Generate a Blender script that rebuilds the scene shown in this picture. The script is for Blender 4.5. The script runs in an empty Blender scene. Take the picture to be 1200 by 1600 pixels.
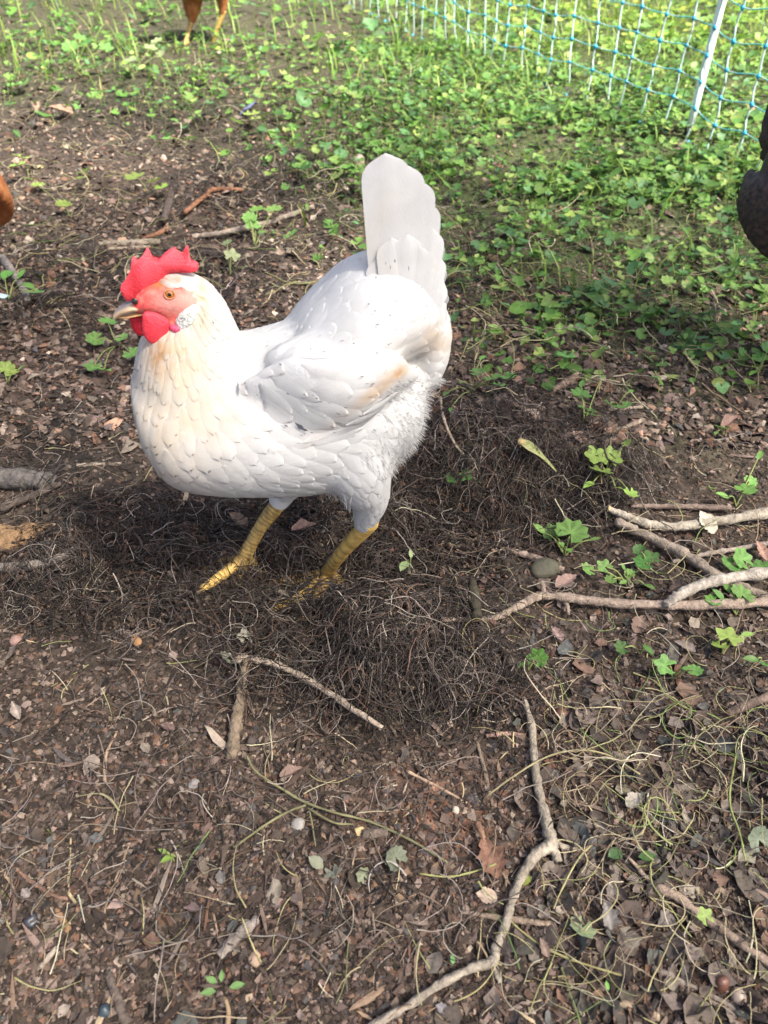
import bpy, bmesh, math, random
import numpy as np
from mathutils import Vector, Matrix
from mathutils.bvhtree import BVHTree

random.seed(7)
rng = np.random.default_rng(7)
scene = bpy.context.scene
COL = scene.collection
R = math.radians

# ------------------------------------------------------------------ camera
CAM_H, PITCH, FPX = 0.62, R(42.0), 1155.0          # metres, radians, focal length for a 1600 px tall frame
cam_d = bpy.data.cameras.new('camera')
cam_d.sensor_fit = 'VERTICAL'; cam_d.sensor_height = 36.0; cam_d.lens = 36.0 * FPX / 1600.0
cam_d.clip_start = 0.02; cam_d.clip_end = 500.0
cam_d.dof.use_dof = True; cam_d.dof.focus_distance = 0.78; cam_d.dof.aperture_fstop = 8.0
cam = bpy.data.objects.new('camera', cam_d); COL.objects.link(cam)
cam.location = (0, 0, CAM_H); cam.rotation_euler = (R(90) - PITCH, 0, 0)
scene.camera = cam

# ------------------------------------------------------------------ sky, sun, exposure
SUN_ELEV, SUN_AZ = R(55.0), R(122.0)                # azimuth clockwise from +y (straight ahead)
SUN_DIR = np.array([math.sin(SUN_AZ) * math.cos(SUN_ELEV), math.cos(SUN_AZ) * math.cos(SUN_ELEV), math.sin(SUN_ELEV)])
world = bpy.data.worlds.new('World'); scene.world = world; world.use_nodes = True
nt = world.node_tree; nt.nodes.clear()
sky = nt.nodes.new('ShaderNodeTexSky'); sky.sky_type = 'NISHITA'; sky.sun_disc = False
sky.sun_elevation = SUN_ELEV; sky.sun_rotation = SUN_AZ; sky.dust_density = 6.0; sky.air_density = 0.8; sky.ozone_density = 1.0
bgn = nt.nodes.new('ShaderNodeBackground'); bgn.inputs['Strength'].default_value = 0.10
wo = nt.nodes.new('ShaderNodeOutputWorld')
nt.links.new(sky.outputs['Color'], bgn.inputs['Color']); nt.links.new(bgn.outputs['Background'], wo.inputs['Surface'])
sun_d = bpy.data.lights.new('sun', 'SUN'); sun_d.energy = 5.0; sun_d.angle = R(3.0); sun_d.color = (1.0, 0.93, 0.82)
sun = bpy.data.objects.new('sun', sun_d); COL.objects.link(sun)
sun.rotation_euler = Vector((-SUN_DIR[0], -SUN_DIR[1], -SUN_DIR[2])).to_track_quat('-Z', 'Y').to_euler()
sun.location = (4, 6, 9)
scene.view_settings.view_transform = 'Standard'; scene.view_settings.look = 'None'
scene.view_settings.gamma = 1.0; scene.view_settings.use_curve_mapping = False
scene.view_settings.exposure = 1.74
scene.cycles.max_bounces = 6; scene.cycles.diffuse_bounces = 3; scene.cycles.transmission_bounces = 3
scene.cycles.transparent_max_bounces = 4; scene.cycles.use_denoising = True

# ------------------------------------------------------------------ helpers
def smooth01(t):
    t = np.clip(t, 0, 1); return t * t * (3 - 2 * t)

def _hash(ix, iy, seed):
    n = (ix.astype(np.int64) * 374761393 + iy.astype(np.int64) * 668265263 + seed * 1442695041) & 0x7fffffff
    n = ((n ^ (n >> 13)) * 1274126177) & 0x7fffffff
    return ((n ^ (n >> 16)) & 0xffff) / 65535.0

def vnoise(x, y, seed=0):
    x = np.asarray(x, float); y = np.asarray(y, float)
    ix = np.floor(x); iy = np.floor(y); fx = smooth01(x - ix); fy = smooth01(y - iy)
    a = _hash(ix, iy, seed); b = _hash(ix + 1, iy, seed); c = _hash(ix, iy + 1, seed); d = _hash(ix + 1, iy + 1, seed)
    return (a * (1 - fx) + b * fx) * (1 - fy) + (c * (1 - fx) + d * fx) * fy      # 0..1

def fbm(x, y, seed=0, octv=4):
    s = 0; a = 0.5
    for k in range(octv):
        s = s + a * (vnoise(x, y, seed + k * 17) - 0.5); x = np.asarray(x) * 2.03; y = np.asarray(y) * 2.03; a *= 0.5
    return s

CP, SP = math.cos(PITCH), math.sin(PITCH)
CAMP = np.array([0, 0, CAM_H])
def ray(px, py):                                   # direction of the sight line through a point of the 1200x1600 photograph
    px = np.asarray(px, float); py = np.asarray(py, float)
    a = (px - 600) / FPX; b = -(py - 800) / FPX
    return np.stack([a, CP + b * SP, -SP + b * CP], -1)

def project(P):
    d = np.asarray(P, float) - CAMP
    z = d[..., 1] * CP - d[..., 2] * SP
    z = np.where(np.abs(z) < 1e-4, 1e-4, z)
    return 600 + FPX * d[..., 0] / z, 800 - FPX * (d[..., 1] * SP + d[..., 2] * CP) / z, z

def gp0(px, py):                                   # meets the level z = 0
    d = ray(px, py); t = -CAM_H / np.minimum(d[..., 2], -0.02); return CAMP + d * t[..., None]

def blob(x, y, px, py, sx, sy):                    # a hump centred on a place on the ground
    c = gp0(px, py); return np.exp(-(((x - c[0]) / sx) ** 2 + ((y - c[1]) / sy) ** 2))

ROOTS = [(200, 880, 170, 90), (560, 1015, 190, 85), (790, 700, 130, 75), (690, 810, 130, 60), (450, 840, 150, 55), (560, 900, 200, 60), (470, 290, 170, 50), (860, 800, 90, 60), (740, 330, 60, 60), (80, 690, 90, 70), (740, 430, 60, 50), (250, 165, 210, 60), (110, 450, 110, 60), (940, 745, 90, 45), (690, 1085, 120, 35), (60, 935, 80, 45), (330, 430, 90, 50)]   # matted rootlets: where they lie
def ell(px, py, cx, cy, sx, sy): return np.exp(-(((px - cx) / sx) ** 2 + ((py - cy) / sy) ** 2))
def root_amount(px, py): return np.clip(sum(ell(px, py, *r) for r in ROOTS), 0, 1)
def H(x, y):                                       # height of the ground
    x = np.asarray(x, float); y = np.asarray(y, float)
    near = np.exp(-((x / 3.0) ** 2 + ((y - 1) / 4.0) ** 2))
    h = 0.05 * fbm(x * 1.6, y * 1.6, 3, 3) + near * 0.030 * fbm(x * 7, y * 7, 11, 3) + near * 0.012 * fbm(x * 30, y * 30, 23, 3)
    h = h + 0.080 * blob(x, y, 790, 700, 0.12, 0.08) + 0.022 * blob(x, y, 620, 990, 0.16, 0.05) + 0.02 * blob(x, y, 200, 860, 0.12, 0.06)
    h = h - 0.022 * blob(x, y, 470, 900, 0.10, 0.035) - 0.018 * blob(x, y, 560, 1120, 0.12, 0.03) - 0.02 * blob(x, y, 60, 800, 0.1, 0.05)
    h = h + 0.03 * blob(x, y, 470, 270, 0.25, 0.15) - 0.02 * blob(x, y, 330, 350, 0.2, 0.1)
    qx, qy, _ = project(np.stack([x, y, np.zeros_like(x)], -1)); ra = root_amount(qx, qy) * (y > 0.1)
    h = h + ra * (0.11 * np.maximum(fbm(x * 8 + 3, y * 8, 57, 2), -.08) + 0.02 * fbm(x * 40, y * 40, 61, 2))
    return h

def gp(px, py, dz=0.0):                            # meets the ground (raised by dz)
    px = np.asarray(px, float); py = np.asarray(py, float)
    d = ray(px, py); z = np.zeros(px.shape)
    for _ in range(6):
        t = (z + dz - CAM_H) / np.minimum(d[..., 2], -0.02); P = CAMP + d * t[..., None]
        z = 0.5 * z + 0.5 * H(P[..., 0], P[..., 1])
    P[..., 2] = H(P[..., 0], P[..., 1]) + dz
    return P

# ------------------------------------------------------------------ materials
MATS = {}
def attr_mat(name, rough=0.85, var=0.25, scale=60.0, bump=0.3, bscale=200.0, trans=0.0, spec=0.3, sss=0.0, tint=(1, 1, 1), use_col=True, wave=None, coat=0.0, cells=0.0):
    m = bpy.data.materials.new(name); m.use_nodes = True; t = m.node_tree; t.nodes.clear()
    N = t.nodes.new; L = t.links.new
    out = N('ShaderNodeOutputMaterial'); p = N('ShaderNodeBsdfPrincipled')
    p.inputs['Roughness'].default_value = rough; p.inputs['Specular IOR Level'].default_value = spec
    p.inputs['Coat Weight'].default_value = coat
    tc = N('ShaderNodeTexCoord'); no = N('ShaderNodeTexNoise'); no.inputs['Scale'].default_value = scale; no.inputs['Detail'].default_value = 6
    L(tc.outputs['Object'], no.inputs['Vector'])
    mr = N('ShaderNodeMapRange'); mr.inputs['From Min'].default_value = 0.25; mr.inputs['From Max'].default_value = 0.75
    mr.inputs['To Min'].default_value = 1 - var; mr.inputs['To Max'].default_value = 1 + var
    L(no.outputs['Fac'], mr.inputs['Value'])
    mx = N('ShaderNodeMix'); mx.data_type = 'RGBA'; mx.blend_type = 'MULTIPLY'; mx.inputs[0].default_value = 1.0
    if use_col:
        a = N('ShaderNodeAttribute'); a.attribute_name = 'Col'; src = a.outputs['Color']
        if tint != (1, 1, 1):
            tm = N('ShaderNodeMix'); tm.data_type = 'RGBA'; tm.blend_type = 'MULTIPLY'; tm.inputs[0].default_value = 1.0
            tm.inputs[7].default_value = (*tint, 1); L(src, tm.inputs[6]); src = tm.outputs[2]
        L(src, mx.inputs[6])
    else:
        mx.inputs[6].default_value = (*tint, 1)
    L(mr.outputs['Result'], mx.inputs[7])
    col = mx.outputs[2]
    if cells:                                      # crumbs too small to build: cells of differing lightness
        vo = N('ShaderNodeTexVoronoi'); vo.inputs['Scale'].default_value = cells; L(tc.outputs['Object'], vo.inputs['Vector'])
        vr = N('ShaderNodeMapRange'); vr.inputs['To Min'].default_value = 0.45; vr.inputs['To Max'].default_value = 2.3; L(vo.outputs['Color'], vr.inputs['Value'])
        m2 = N('ShaderNodeMix'); m2.data_type = 'RGBA'; m2.blend_type = 'MULTIPLY'; m2.inputs[0].default_value = 1.0; L(col, m2.inputs[6]); L(vr.outputs['Result'], m2.inputs[7]); col = m2.outputs[2]
    L(col, p.inputs['Base Color'])
    if bump:
        b = N('ShaderNodeBump'); b.inputs['Strength'].default_value = bump; b.inputs['Distance'].default_value = 0.002
        n2 = N('ShaderNodeTexNoise'); n2.inputs['Scale'].default_value = bscale; n2.inputs['Detail'].default_value = 4
        L(tc.outputs['Object'], n2.inputs['Vector'])
        if wave:
            mp = N('ShaderNodeMapping'); mp.inputs['Scale'].default_value = wave; L(tc.outputs['Object'], mp.inputs['Vector']); L(mp.outputs['Vector'], n2.inputs['Vector'])
        L(n2.outputs['Fac'], b.inputs['Height']); L(b.outputs['Normal'], p.inputs['Normal'])
    if sss:
        p.inputs['Subsurface Weight'].default_value = sss; p.inputs['Subsurface Radius'].default_value = (0.006, 0.002, 0.001); p.inputs['Subsurface Scale'].default_value = 1.0
    if trans:
        tr = N('ShaderNodeBsdfTranslucent'); L(col, tr.inputs['Color']); ms = N('ShaderNodeMixShader'); ms.inputs['Fac'].default_value = trans
        L(p.outputs[0], ms.inputs[1]); L(tr.outputs[0], ms.inputs[2]); L(ms.outputs[0], out.inputs['Surface'])
    else:
        L(p.outputs[0], out.inputs['Surface'])
    MATS[name] = m
    return m

# ------------------------------------------------------------------ mesh building
class Batch:                                       # gathers triangles with a colour for each vertex
    def __init__(self): self.V = []; self.F = []; self.C = []; self.n = 0
    def add(self, V, F, C):
        V = np.asarray(V, np.float32).reshape(-1, 3); F = np.asarray(F, np.int64).reshape(-1, 3)
        C = np.asarray(C, np.float32)
        if C.ndim == 1: C = np.broadcast_to(C, (len(V), 3))
        self.V.append(V); self.F.append(F + self.n); self.C.append(C.reshape(-1, 3)); self.n += len(V)
    def arrays(self): return np.concatenate(self.V), np.concatenate(self.F), np.concatenate(self.C)

def mesh_from(name, V, F, C=None, smooth=True):
    V = np.asarray(V, np.float32); F = np.asarray(F, np.int32); k = F.shape[1]
    me = bpy.data.meshes.new(name)
    me.vertices.add(len(V)); me.vertices.foreach_set('co', np.ascontiguousarray(V).ravel())
    me.loops.add(F.size); me.loops.foreach_set('vertex_index', np.ascontiguousarray(F).ravel())
    me.polygons.add(len(F)); me.polygons.foreach_set('loop_start', np.arange(0, F.size, k, dtype=np.int32))
    me.polygons.foreach_set('use_smooth', np.full(len(F), smooth))
    me.update(calc_edges=True)
    if C is not None: set_col(me, C)
    return me

def set_col(me, C):
    ca = me.color_attributes.new('Col', 'FLOAT_COLOR', 'POINT')
    C = np.asarray(C, np.float32)
    if C.ndim == 1: C = np.broadcast_to(C, (len(me.vertices), 3))
    ca.data.foreach_set('color', np.ascontiguousarray(np.concatenate([np.clip(C, 0, 1), np.ones((len(C), 1), np.float32)], 1)).ravel())

def link(name, me, mat, parent=None, label=None, cat=None, group=None, kind=None):
    o = bpy.data.objects.new(name, me); COL.objects.link(o)
    if me is not None and mat is not None and not me.materials: me.materials.append(mat)
    if parent is not None: o.parent = parent
    if label: o['label'] = label
    if cat: o['category'] = cat
    if group: o['group'] = group
    if kind: o['kind'] = kind
    return o

def empty(name, loc, label, cat, group=None, rz=0.0):
    o = bpy.data.objects.new(name, None); COL.objects.link(o); o.empty_display_size = 0.05
    o.location = loc; o.rotation_euler = (0, 0, rz); o['label'] = label; o['category'] = cat
    if group: o['group'] = group
    return o

def bobj(name, b, mat, parent=None, smooth=True, origin=None, **kw):
    V, F, C = b.arrays()
    if origin is not None: V = V - np.asarray(origin, np.float32)
    o = link(name, mesh_from(name, V, F, C, smooth), mat, parent, **kw)
    if origin is not None and parent is None: o.location = tuple(float(v) for v in origin)
    return o

def catmull(P, n):
    P = np.asarray(P, float); m = len(P)
    if m == 2: t = np.linspace(0, 1, n)[:, None]; return P[0] * (1 - t) + P[1] * t
    t = np.linspace(0, m - 1 - 1e-9, n); i = np.floor(t).astype(int); f = (t - i)[:, None]
    E = np.vstack([2 * P[0] - P[1], P, 2 * P[-1] - P[-2]])
    a, b, c, d = E[i], E[i + 1], E[i + 2], E[i + 3]
    return 0.5 * (2 * b + (c - a) * f + (2 * a - 5 * b + 4 * c - d) * f ** 2 + (3 * b - a - 3 * c + d) * f ** 3)

def tubes(P, rad, sides=3, caps=False):
    """P (n, m, 3) polylines, rad (n, m) -> V, F for all of them"""
    P = np.asarray(P, float); n, m, _ = P.shape; rad = np.broadcast_to(rad, (n, m))
    T = np.gradient(P, axis=1); T /= np.linalg.norm(T, axis=2, keepdims=True) + 1e-12
    up = np.zeros_like(T); up[..., 2] = 1; side = np.cross(T, up)
    bad = np.linalg.norm(side, axis=2) < 0.05
    side[bad] = np.cross(T[bad], np.array([1.0, 0.1, 0])); side /= np.linalg.norm(side, axis=2, keepdims=True) + 1e-12
    nor = np.cross(side, T)
    ph = np.arange(sides) * 2 * math.pi / sides + 0.5
    V = P[:, :, None, :] + rad[:, :, None, None] * (np.cos(ph)[None, None, :, None] * side[:, :, None, :] + np.sin(ph)[None, None, :, None] * nor[:, :, None, :])
    V = V.reshape(-1, 3)
    j = np.arange(m - 1)[:, None]; k = np.arange(sides)[None, :]; k2 = (k + 1) % sides
    a = j * sides + k; b = j * sides + k2; c = (j + 1) * sides + k2; d = (j + 1) * sides + k
    f = np.concatenate([np.stack([a, b, c], -1).reshape(-1, 3), np.stack([a, c, d], -1).reshape(-1, 3)])
    if caps:
        for s in range(1, sides - 1): f = np.vstack([f, [[0, s + 1, s], [(m - 1) * sides, (m - 1) * sides + s, (m - 1) * sides + s + 1]]])
    F = (np.arange(n)[:, None, None] * (m * sides) + f[None]).reshape(-1, 3)
    return V, F

def rotz(a):
    c, s, z, o = np.cos(a), np.sin(a), np.zeros_like(a), np.ones_like(a)
    return np.stack([np.stack([c, -s, z], -1), np.stack([s, c, z], -1), np.stack([z, z, o], -1)], -2)
def rotx(a):
    c, s, z, o = np.cos(a), np.sin(a), np.zeros_like(a), np.ones_like(a)
    return np.stack([np.stack([o, z, z], -1), np.stack([z, c, -s], -1), np.stack([z, s, c], -1)], -2)
def roty(a):
    c, s, z, o = np.cos(a), np.sin(a), np.zeros_like(a), np.ones_like(a)
    return np.stack([np.stack([c, z, s], -1), np.stack([z, o, z], -1), np.stack([-s, z, c], -1)], -2)

def scatter(b, proto, loc, rot, scale, color, cshade=None):
    """many copies of a small shape, merged"""
    pV, pF = proto; n = len(loc)
    if n == 0: return
    scale = np.asarray(scale, float)
    if scale.ndim == 1: scale = np.repeat(scale[:, None], 3, 1)
    V = np.einsum('nij,nvj->nvi', rot, pV[None] * scale[:, None, :]) + loc[:, None, :]
    F = pF[None] + (np.arange(n) * len(pV))[:, None, None]
    C = np.repeat(np.asarray(color, float)[:, None, :], len(pV), 1)
    if cshade is not None: C = C * cshade[None, :, None]
    b.add(V.reshape(-1, 3), F.reshape(-1, 3), C.reshape(-1, 3))

def pick(n, cols, weights=None, jit=0.15):
    cols = np.asarray(cols, float); w = None if weights is None else np.asarray(weights) / np.sum(weights)
    c = cols[rng.choice(len(cols), n, p=w)]
    return c * (1 + jit * rng.standard_normal((n, 1))) * (1 + 0.025 * rng.standard_normal((n, 3)))
# ------------------------------------------------------------------ the white hen (built in its own frame: x forward, y to its left, z up)
HEN_YAW = R(12.0)
HEN_P0 = np.array([-0.115, 0.590, 0.0])
HEN_P0[2] = float(H(HEN_P0[0], HEN_P0[1]))
HF = np.array([-math.cos(HEN_YAW), -math.sin(HEN_YAW), 0.0]); HN = np.array([math.sin(HEN_YAW), -math.cos(HEN_YAW), 0.0])
HM = np.stack([HF, HN, np.array([0, 0, 1.0])])       # rows: local axes
def to_local(P): return (np.asarray(P) - HEN_P0) @ HM.T
def to_world(L): return np.asarray(L) @ HM + HEN_P0
CAML = to_local(CAMP)
def HL(px, py, lat=0.0):                             # a photo point laid on the hen's own plane (or lat metres to its left)
    d = ray(px, py) @ HM.T
    t = (lat - CAML[1]) / d[..., 1]
    return CAML + d * np.asarray(t)[..., None]
def plane_px(L):                                     # the photo place of a point, both flanks alike
    L = np.array(L, float).copy(); L[..., 1] = np.abs(L[..., 1])
    x, y, _ = project(to_world(L)); return x, y
def depth_at(L): return project(to_world(L))[2]
TH = R(33.0)

def loft(b, chain, n=26, seg=28, lat_add=None):
    """chain rows: px, py, apparent half height (px), half width (m)[, lateral offset (m)]"""
    ch = np.array([list(c) + [0.0] * (5 - len(c)) for c in chain], float)
    c = catmull(ch, n)
    C = np.stack([HL(c[i, 0], c[i, 1], c[i, 4]) for i in range(n)])
    T = np.gradient(C, axis=0); T[:, 1] = 0; T /= np.linalg.norm(T, axis=1, keepdims=True)
    Nn = np.stack([-T[:, 2], np.zeros(n), T[:, 0]], 1)
    rm = np.maximum(c[:, 2], 0.5) / FPX * depth_at(C); w = np.maximum(c[:, 3], 0.0005)
    den = np.sqrt(Nn[:, 0] ** 2 + (Nn[:, 2] * math.cos(TH)) ** 2)
    rn = np.sqrt(np.maximum(rm ** 2 - (w * math.sin(TH) * Nn[:, 2]) ** 2, (0.35 * rm) ** 2)) / den
    ph = np.arange(seg) * 2 * math.pi / seg
    V = C[:, None, :] + rn[:, None, None] * np.cos(ph)[None, :, None] * Nn[:, None, :] + w[:, None, None] * np.sin(ph)[None, :, None] * np.array([0, 1.0, 0])
    V = V.reshape(-1, 3)
    F = []
    for i in range(n - 1):
        for k in range(seg):
            a = i * seg + k; d2 = i * seg + (k + 1) % seg; F += [(a, d2, d2 + seg), (a, d2 + seg, a + seg)]
    m = len(V); V = np.vstack([V, C[0], C[-1]])
    for k in range(seg):
        F += [(m, (k + 1) % seg, k), (m + 1, (n - 1) * seg + k, (n - 1) * seg + (k + 1) % seg)]
    b.add(V, F, (0.8, 0.8, 0.8))

def remeshed(name, b, voxel, iters, fac=0.5):
    V, F, C = b.arrays(); me = mesh_from(name + '_raw', V, F)
    o = bpy.data.objects.new(name + '_raw', me); COL.objects.link(o)
    rm = o.modifiers.new('r', 'REMESH'); rm.mode = 'VOXEL'; rm.voxel_size = voxel
    sm = o.modifiers.new('s', 'SMOOTH'); sm.factor = fac; sm.iterations = iters
    dg = bpy.context.evaluated_depsgraph_get(); ev = o.evaluated_get(dg)
    out = bpy.data.meshes.new_from_object(ev); out.name = name
    bpy.data.objects.remove(o); bpy.data.meshes.remove(me)
    out.polygons.foreach_set('use_smooth', np.full(len(out.polygons), True))
    return out

def mesh_arrays(me):
    n = len(me.vertices); V = np.empty(n * 3, np.float32); me.vertices.foreach_get('co', V); V = V.reshape(-1, 3)
    N_ = np.empty(n * 3, np.float32); me.vertices.foreach_get('normal', N_); return V, N_.reshape(-1, 3)

hb = Batch()
# trunk
loft(hb, [(222, 655, 30, .02), (226, 655, 62, .045), (240, 652, 92, .062), (272, 650, 113, .074), (330, 650, 124, .080), (400, 648, 129, .083),
          (470, 640, 135, .083), (540, 626, 130, .080), (598, 606, 106, .070), (634, 592, 76, .052), (654, 587, 42, .03), (662, 586, 16, .012)], 30)
# neck and head
loft(hb, [(203, 482, 5, .004), (209, 480, 11, .0075), (222, 474, 19, .0105), (240, 468, 28, .0135), (258, 466, 34, .016), (277, 463, 38, .018), (296, 467, 39, .020), (309, 492, 50, .027), (306, 530, 77, .040), (304, 580, 90, .058), (310, 640, 96, .07), (330, 700, 70, .05)], 34)
# saddle rising to the tail
loft(hb, [(430, 580, 50, .045), (480, 552, 66, .068), (540, 509, 82, .070), (592, 486, 95, .064), (640, 496, 70, .046), (672, 508, 42, .028), (690, 515, 18, .012)], 24)
# tail
loft(hb, [(625, 520, 62, .040), (630, 480, 58, .034), (628, 445, 52, .027), (626, 415, 44, .019), (624, 392, 32, .012), (622, 376, 16, .006)], 20)
# rear fluff, rump below the tail
loft(hb, [(555, 640, 78, .060), (595, 638, 70, .056), (620, 632, 48, .042), (638, 626, 26, .025), (645, 624, 12, .012)], 18)
loft(hb, [(650, 480, 40, .03), (664, 510, 40, .03), (666, 548, 34, .032), (656, 582, 28, .030)], 14)
# thighs down to the hocks (near, far)
loft(hb, [(545, 660, 70, .034, .045), (556, 715, 62, .034, .050), (568, 755, 44, .028, .050), (577, 780, 31, .020, .048), (573, 806, 21, .014, .045), (566, 826, 13, .009, .043)], 20)
loft(hb, [(455, 690, 60, .034, -.045), (446, 740, 42, .028, -.048), (440, 770, 24, .016, -.046), (433, 792, 13, .010, -.043)], 18)
for _s in (1, -1):      # shoulders, then folded wings on the flanks
    loft(hb, [(425, 580, 26, .018, _s * .034), (455, 574, 40, .026, _s * .040), (490, 568, 46, .030, _s * .0435), (540, 562, 42, .030, _s * .044), (590, 562, 28, .022, _s * .040), (630, 566, 14, .012, _s * .036)], 20, 20)
    loft(hb, [(385, 620, 26, .005, _s * .050), (420, 622, 46, .009, _s * .0575), (460, 626, 66, .012, _s * .064), (500, 624, 66, .013, _s * .0705), (550, 609, 54, .013, _s * .0745),
              (600, 594, 37, .011, _s * .069), (634, 588, 18, .008, _s * .054), (654, 583, 8, .005, _s * .043)], 26, 24)
BODY_ME = remeshed('hen_body', hb, 0.0026, 18)
BV, BN = mesh_arrays(BODY_ME)

def bvh_of(*mes):
    VV = []; FF = []; n = 0
    for me in mes:
        V, _ = mesh_arrays(me); VV += [tuple(v) for v in V.tolist()]
        FF += [tuple(i + n for i in p.vertices) for p in me.polygons]; n += len(V)
    return BVHTree.FromPolygons(VV, FF)
BVH_BODY = bvh_of(BODY_ME)
BVH_ALL = BVH_BODY
def on_hen(px, py):                                  # where a sight line first meets the hen
    d = ray(px, py) @ HM.T; d = d / np.linalg.norm(d)
    h = BVH_ALL.ray_cast(Vector(CAML), Vector(d)); return (None, None) if h[0] is None else (np.array(h[0]), np.array(h[1]))

def in_poly(x, y, poly):
    poly = np.asarray(poly, float); ins = np.zeros(np.shape(x), bool); j = len(poly) - 1
    for i in range(len(poly)):
        xi, yi = poly[i]; xj, yj = poly[j]
        ins ^= ((yi > y) != (yj > y)) & (x < (xj - xi) * (y - yi) / (yj - yi + 1e-12) + xi); j = i
    return ins
def Z(pts, x0=150.0, y0=360.0, k=4.8): return [(x0 + a / k, y0 + b_ / k) for a, b_ in pts]   # notes taken on an enlargement of the head
FACE = Z([(385, 480), (420, 400), (500, 355), (600, 385), (705, 440), (765, 520), (745, 590), (640, 700), (590, 750), (520, 740), (430, 660), (340, 610), (215, 590), (190, 520)])

def bl(x, y, cx, cy, sx, sy): return np.exp(-(((x - cx) / sx) ** 2 + ((y - cy) / sy) ** 2))
def plumage_colour(x, y, seed=0):
    """white with cream, straw and rust staining in patches that belong to the feathers"""
    n = len(x); c = np.tile(np.array([0.585, 0.59, 0.585]), (n, 1))
    r = vnoise(x / 9.0, y / 9.0, 41) ; r2 = vnoise(x / 22.0, y / 30.0, 43)
    def mix(w, col):
        nonlocal c
        w = np.clip(w, 0, 1)[:, None]; c = c * (1 - w) + np.array(col) * w
    mix(0.9 * bl(x, y, 285, 600, 80, 140) * (0.3 + 0.8 * r2), (0.569, 0.495, 0.374))
    mix(0.70 * bl(x, y, 240, 690, 60, 120) * (0.4 + 0.8 * r), (0.536, 0.455, 0.341))
    mix(0.95 * bl(x, y, 246, 550, 18, 36) * (0.2 + 1.0 * r), (0.407, 0.203, 0.089))
    mix(0.6 * bl(x, y, 275, 545, 38, 50) * (0.1 + 1.0 * r), (0.536, 0.383, 0.203))
    mix(0.9 * bl(x, y, 318, 470, 16, 40) * (0.3 + 0.9 * r), (0.569, 0.407, 0.211))
    mix(1.2 * bl(x, y, 258, 436, 26, 9) * (0.4 + 0.8 * r), (0.326, 0.138, 0.057))
    mix(0.5 * bl(x, y, 330, 660, 60, 22) * r, (0.504, 0.374, 0.244))
    mix(0.35 * bl(x, y, 590, 380, 30, 80) * r2, (0.602, 0.488, 0.341))
    mix(0.55 * bl(x, y, 682, 530, 26, 22) * (0.4 + r), (0.585, 0.423, 0.244))
    mix(0.22 * r2 * bl(x, y, 620, 560, 90, 40), (0.602, 0.504, 0.374))
    # the soiled streak along the wing's lower edge
    tt = np.clip(((x - 480) * 150 + (y - 695) * (-118)) / (150 ** 2 + 118 ** 2), 0, 1)
    dd = np.hypot(x - (480 + 150 * tt), y - (695 - 118 * tt))
    mix(np.exp(-(dd / 9.0) ** 2) * (0.15 + 0.8 * smooth01((x - 520) / 90)) * (0.4 + 0.9 * r), (0.423, 0.268, 0.129))
    return c

def body_colour(V):
    x, y = plane_px(V); c = plumage_colour(x, y)
    face = in_poly(x, y, FACE) | ((x < 250) & (y < 520))
    red = np.array([0.66, 0.05, 0.06]); orange = np.array([0.58, 0.12, 0.09]); pale = np.array([0.66, 0.33, 0.28])
    k = np.clip((x - 200) / 80, 0, 1)[:, None]; f = red * (1 - k) + orange * k
    nse = vnoise(x / 2.5, y / 2.5, 77)[:, None]; f = f * (0.6 + 0.75 * nse); p0 = (0.6 * smooth01((vnoise(x / 6.0, y / 5.0, 81) - .5) * 4))[:, None]; f = f * (1 - p0) + np.array([0.64, 0.26, 0.20]) * p0
    p = (bl(x, y, 264, 474, 30, 20) * 1.0 + bl(x, y, 297, 470, 16, 14)).clip(0, 1)[:, None] * 0.85; f = f * (1 - p) + pale * p
    br = (bl(x, y, 252, 443, 18, 7) * 1.1)[:, None].clip(0, 1); f = f * (1 - br) + np.array([0.38, 0.13, 0.05]) * br
    c[face] = f[face]
    return c

HEN_MATS = {}
HEN_MATS['white'] = attr_mat('white_plumage', 0.95, 0.06, 60, 0.3, 420, 0.0, 0.05)
HEN_MATS['whitef'] = attr_mat('white_feather', 0.95, 0.07, 45, 0.12, 500, 0.20, 0.05)
attr_mat('red_skin', 0.55, 0.12, 260, 0.6, 700, 0.0, 0.4, 0.25)
attr_mat('horn', 0.32, 0.2, 150, 0.1, 500, 0.0, 0.5)
attr_mat('eye', 0.08, 0.1, 600, 0.0, 1, 0.0, 0.6, coat=0.6)
attr_mat('leg_skin', 0.55, 0.25, 160, 0.35, 500, 0.0, 0.35)

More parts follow.
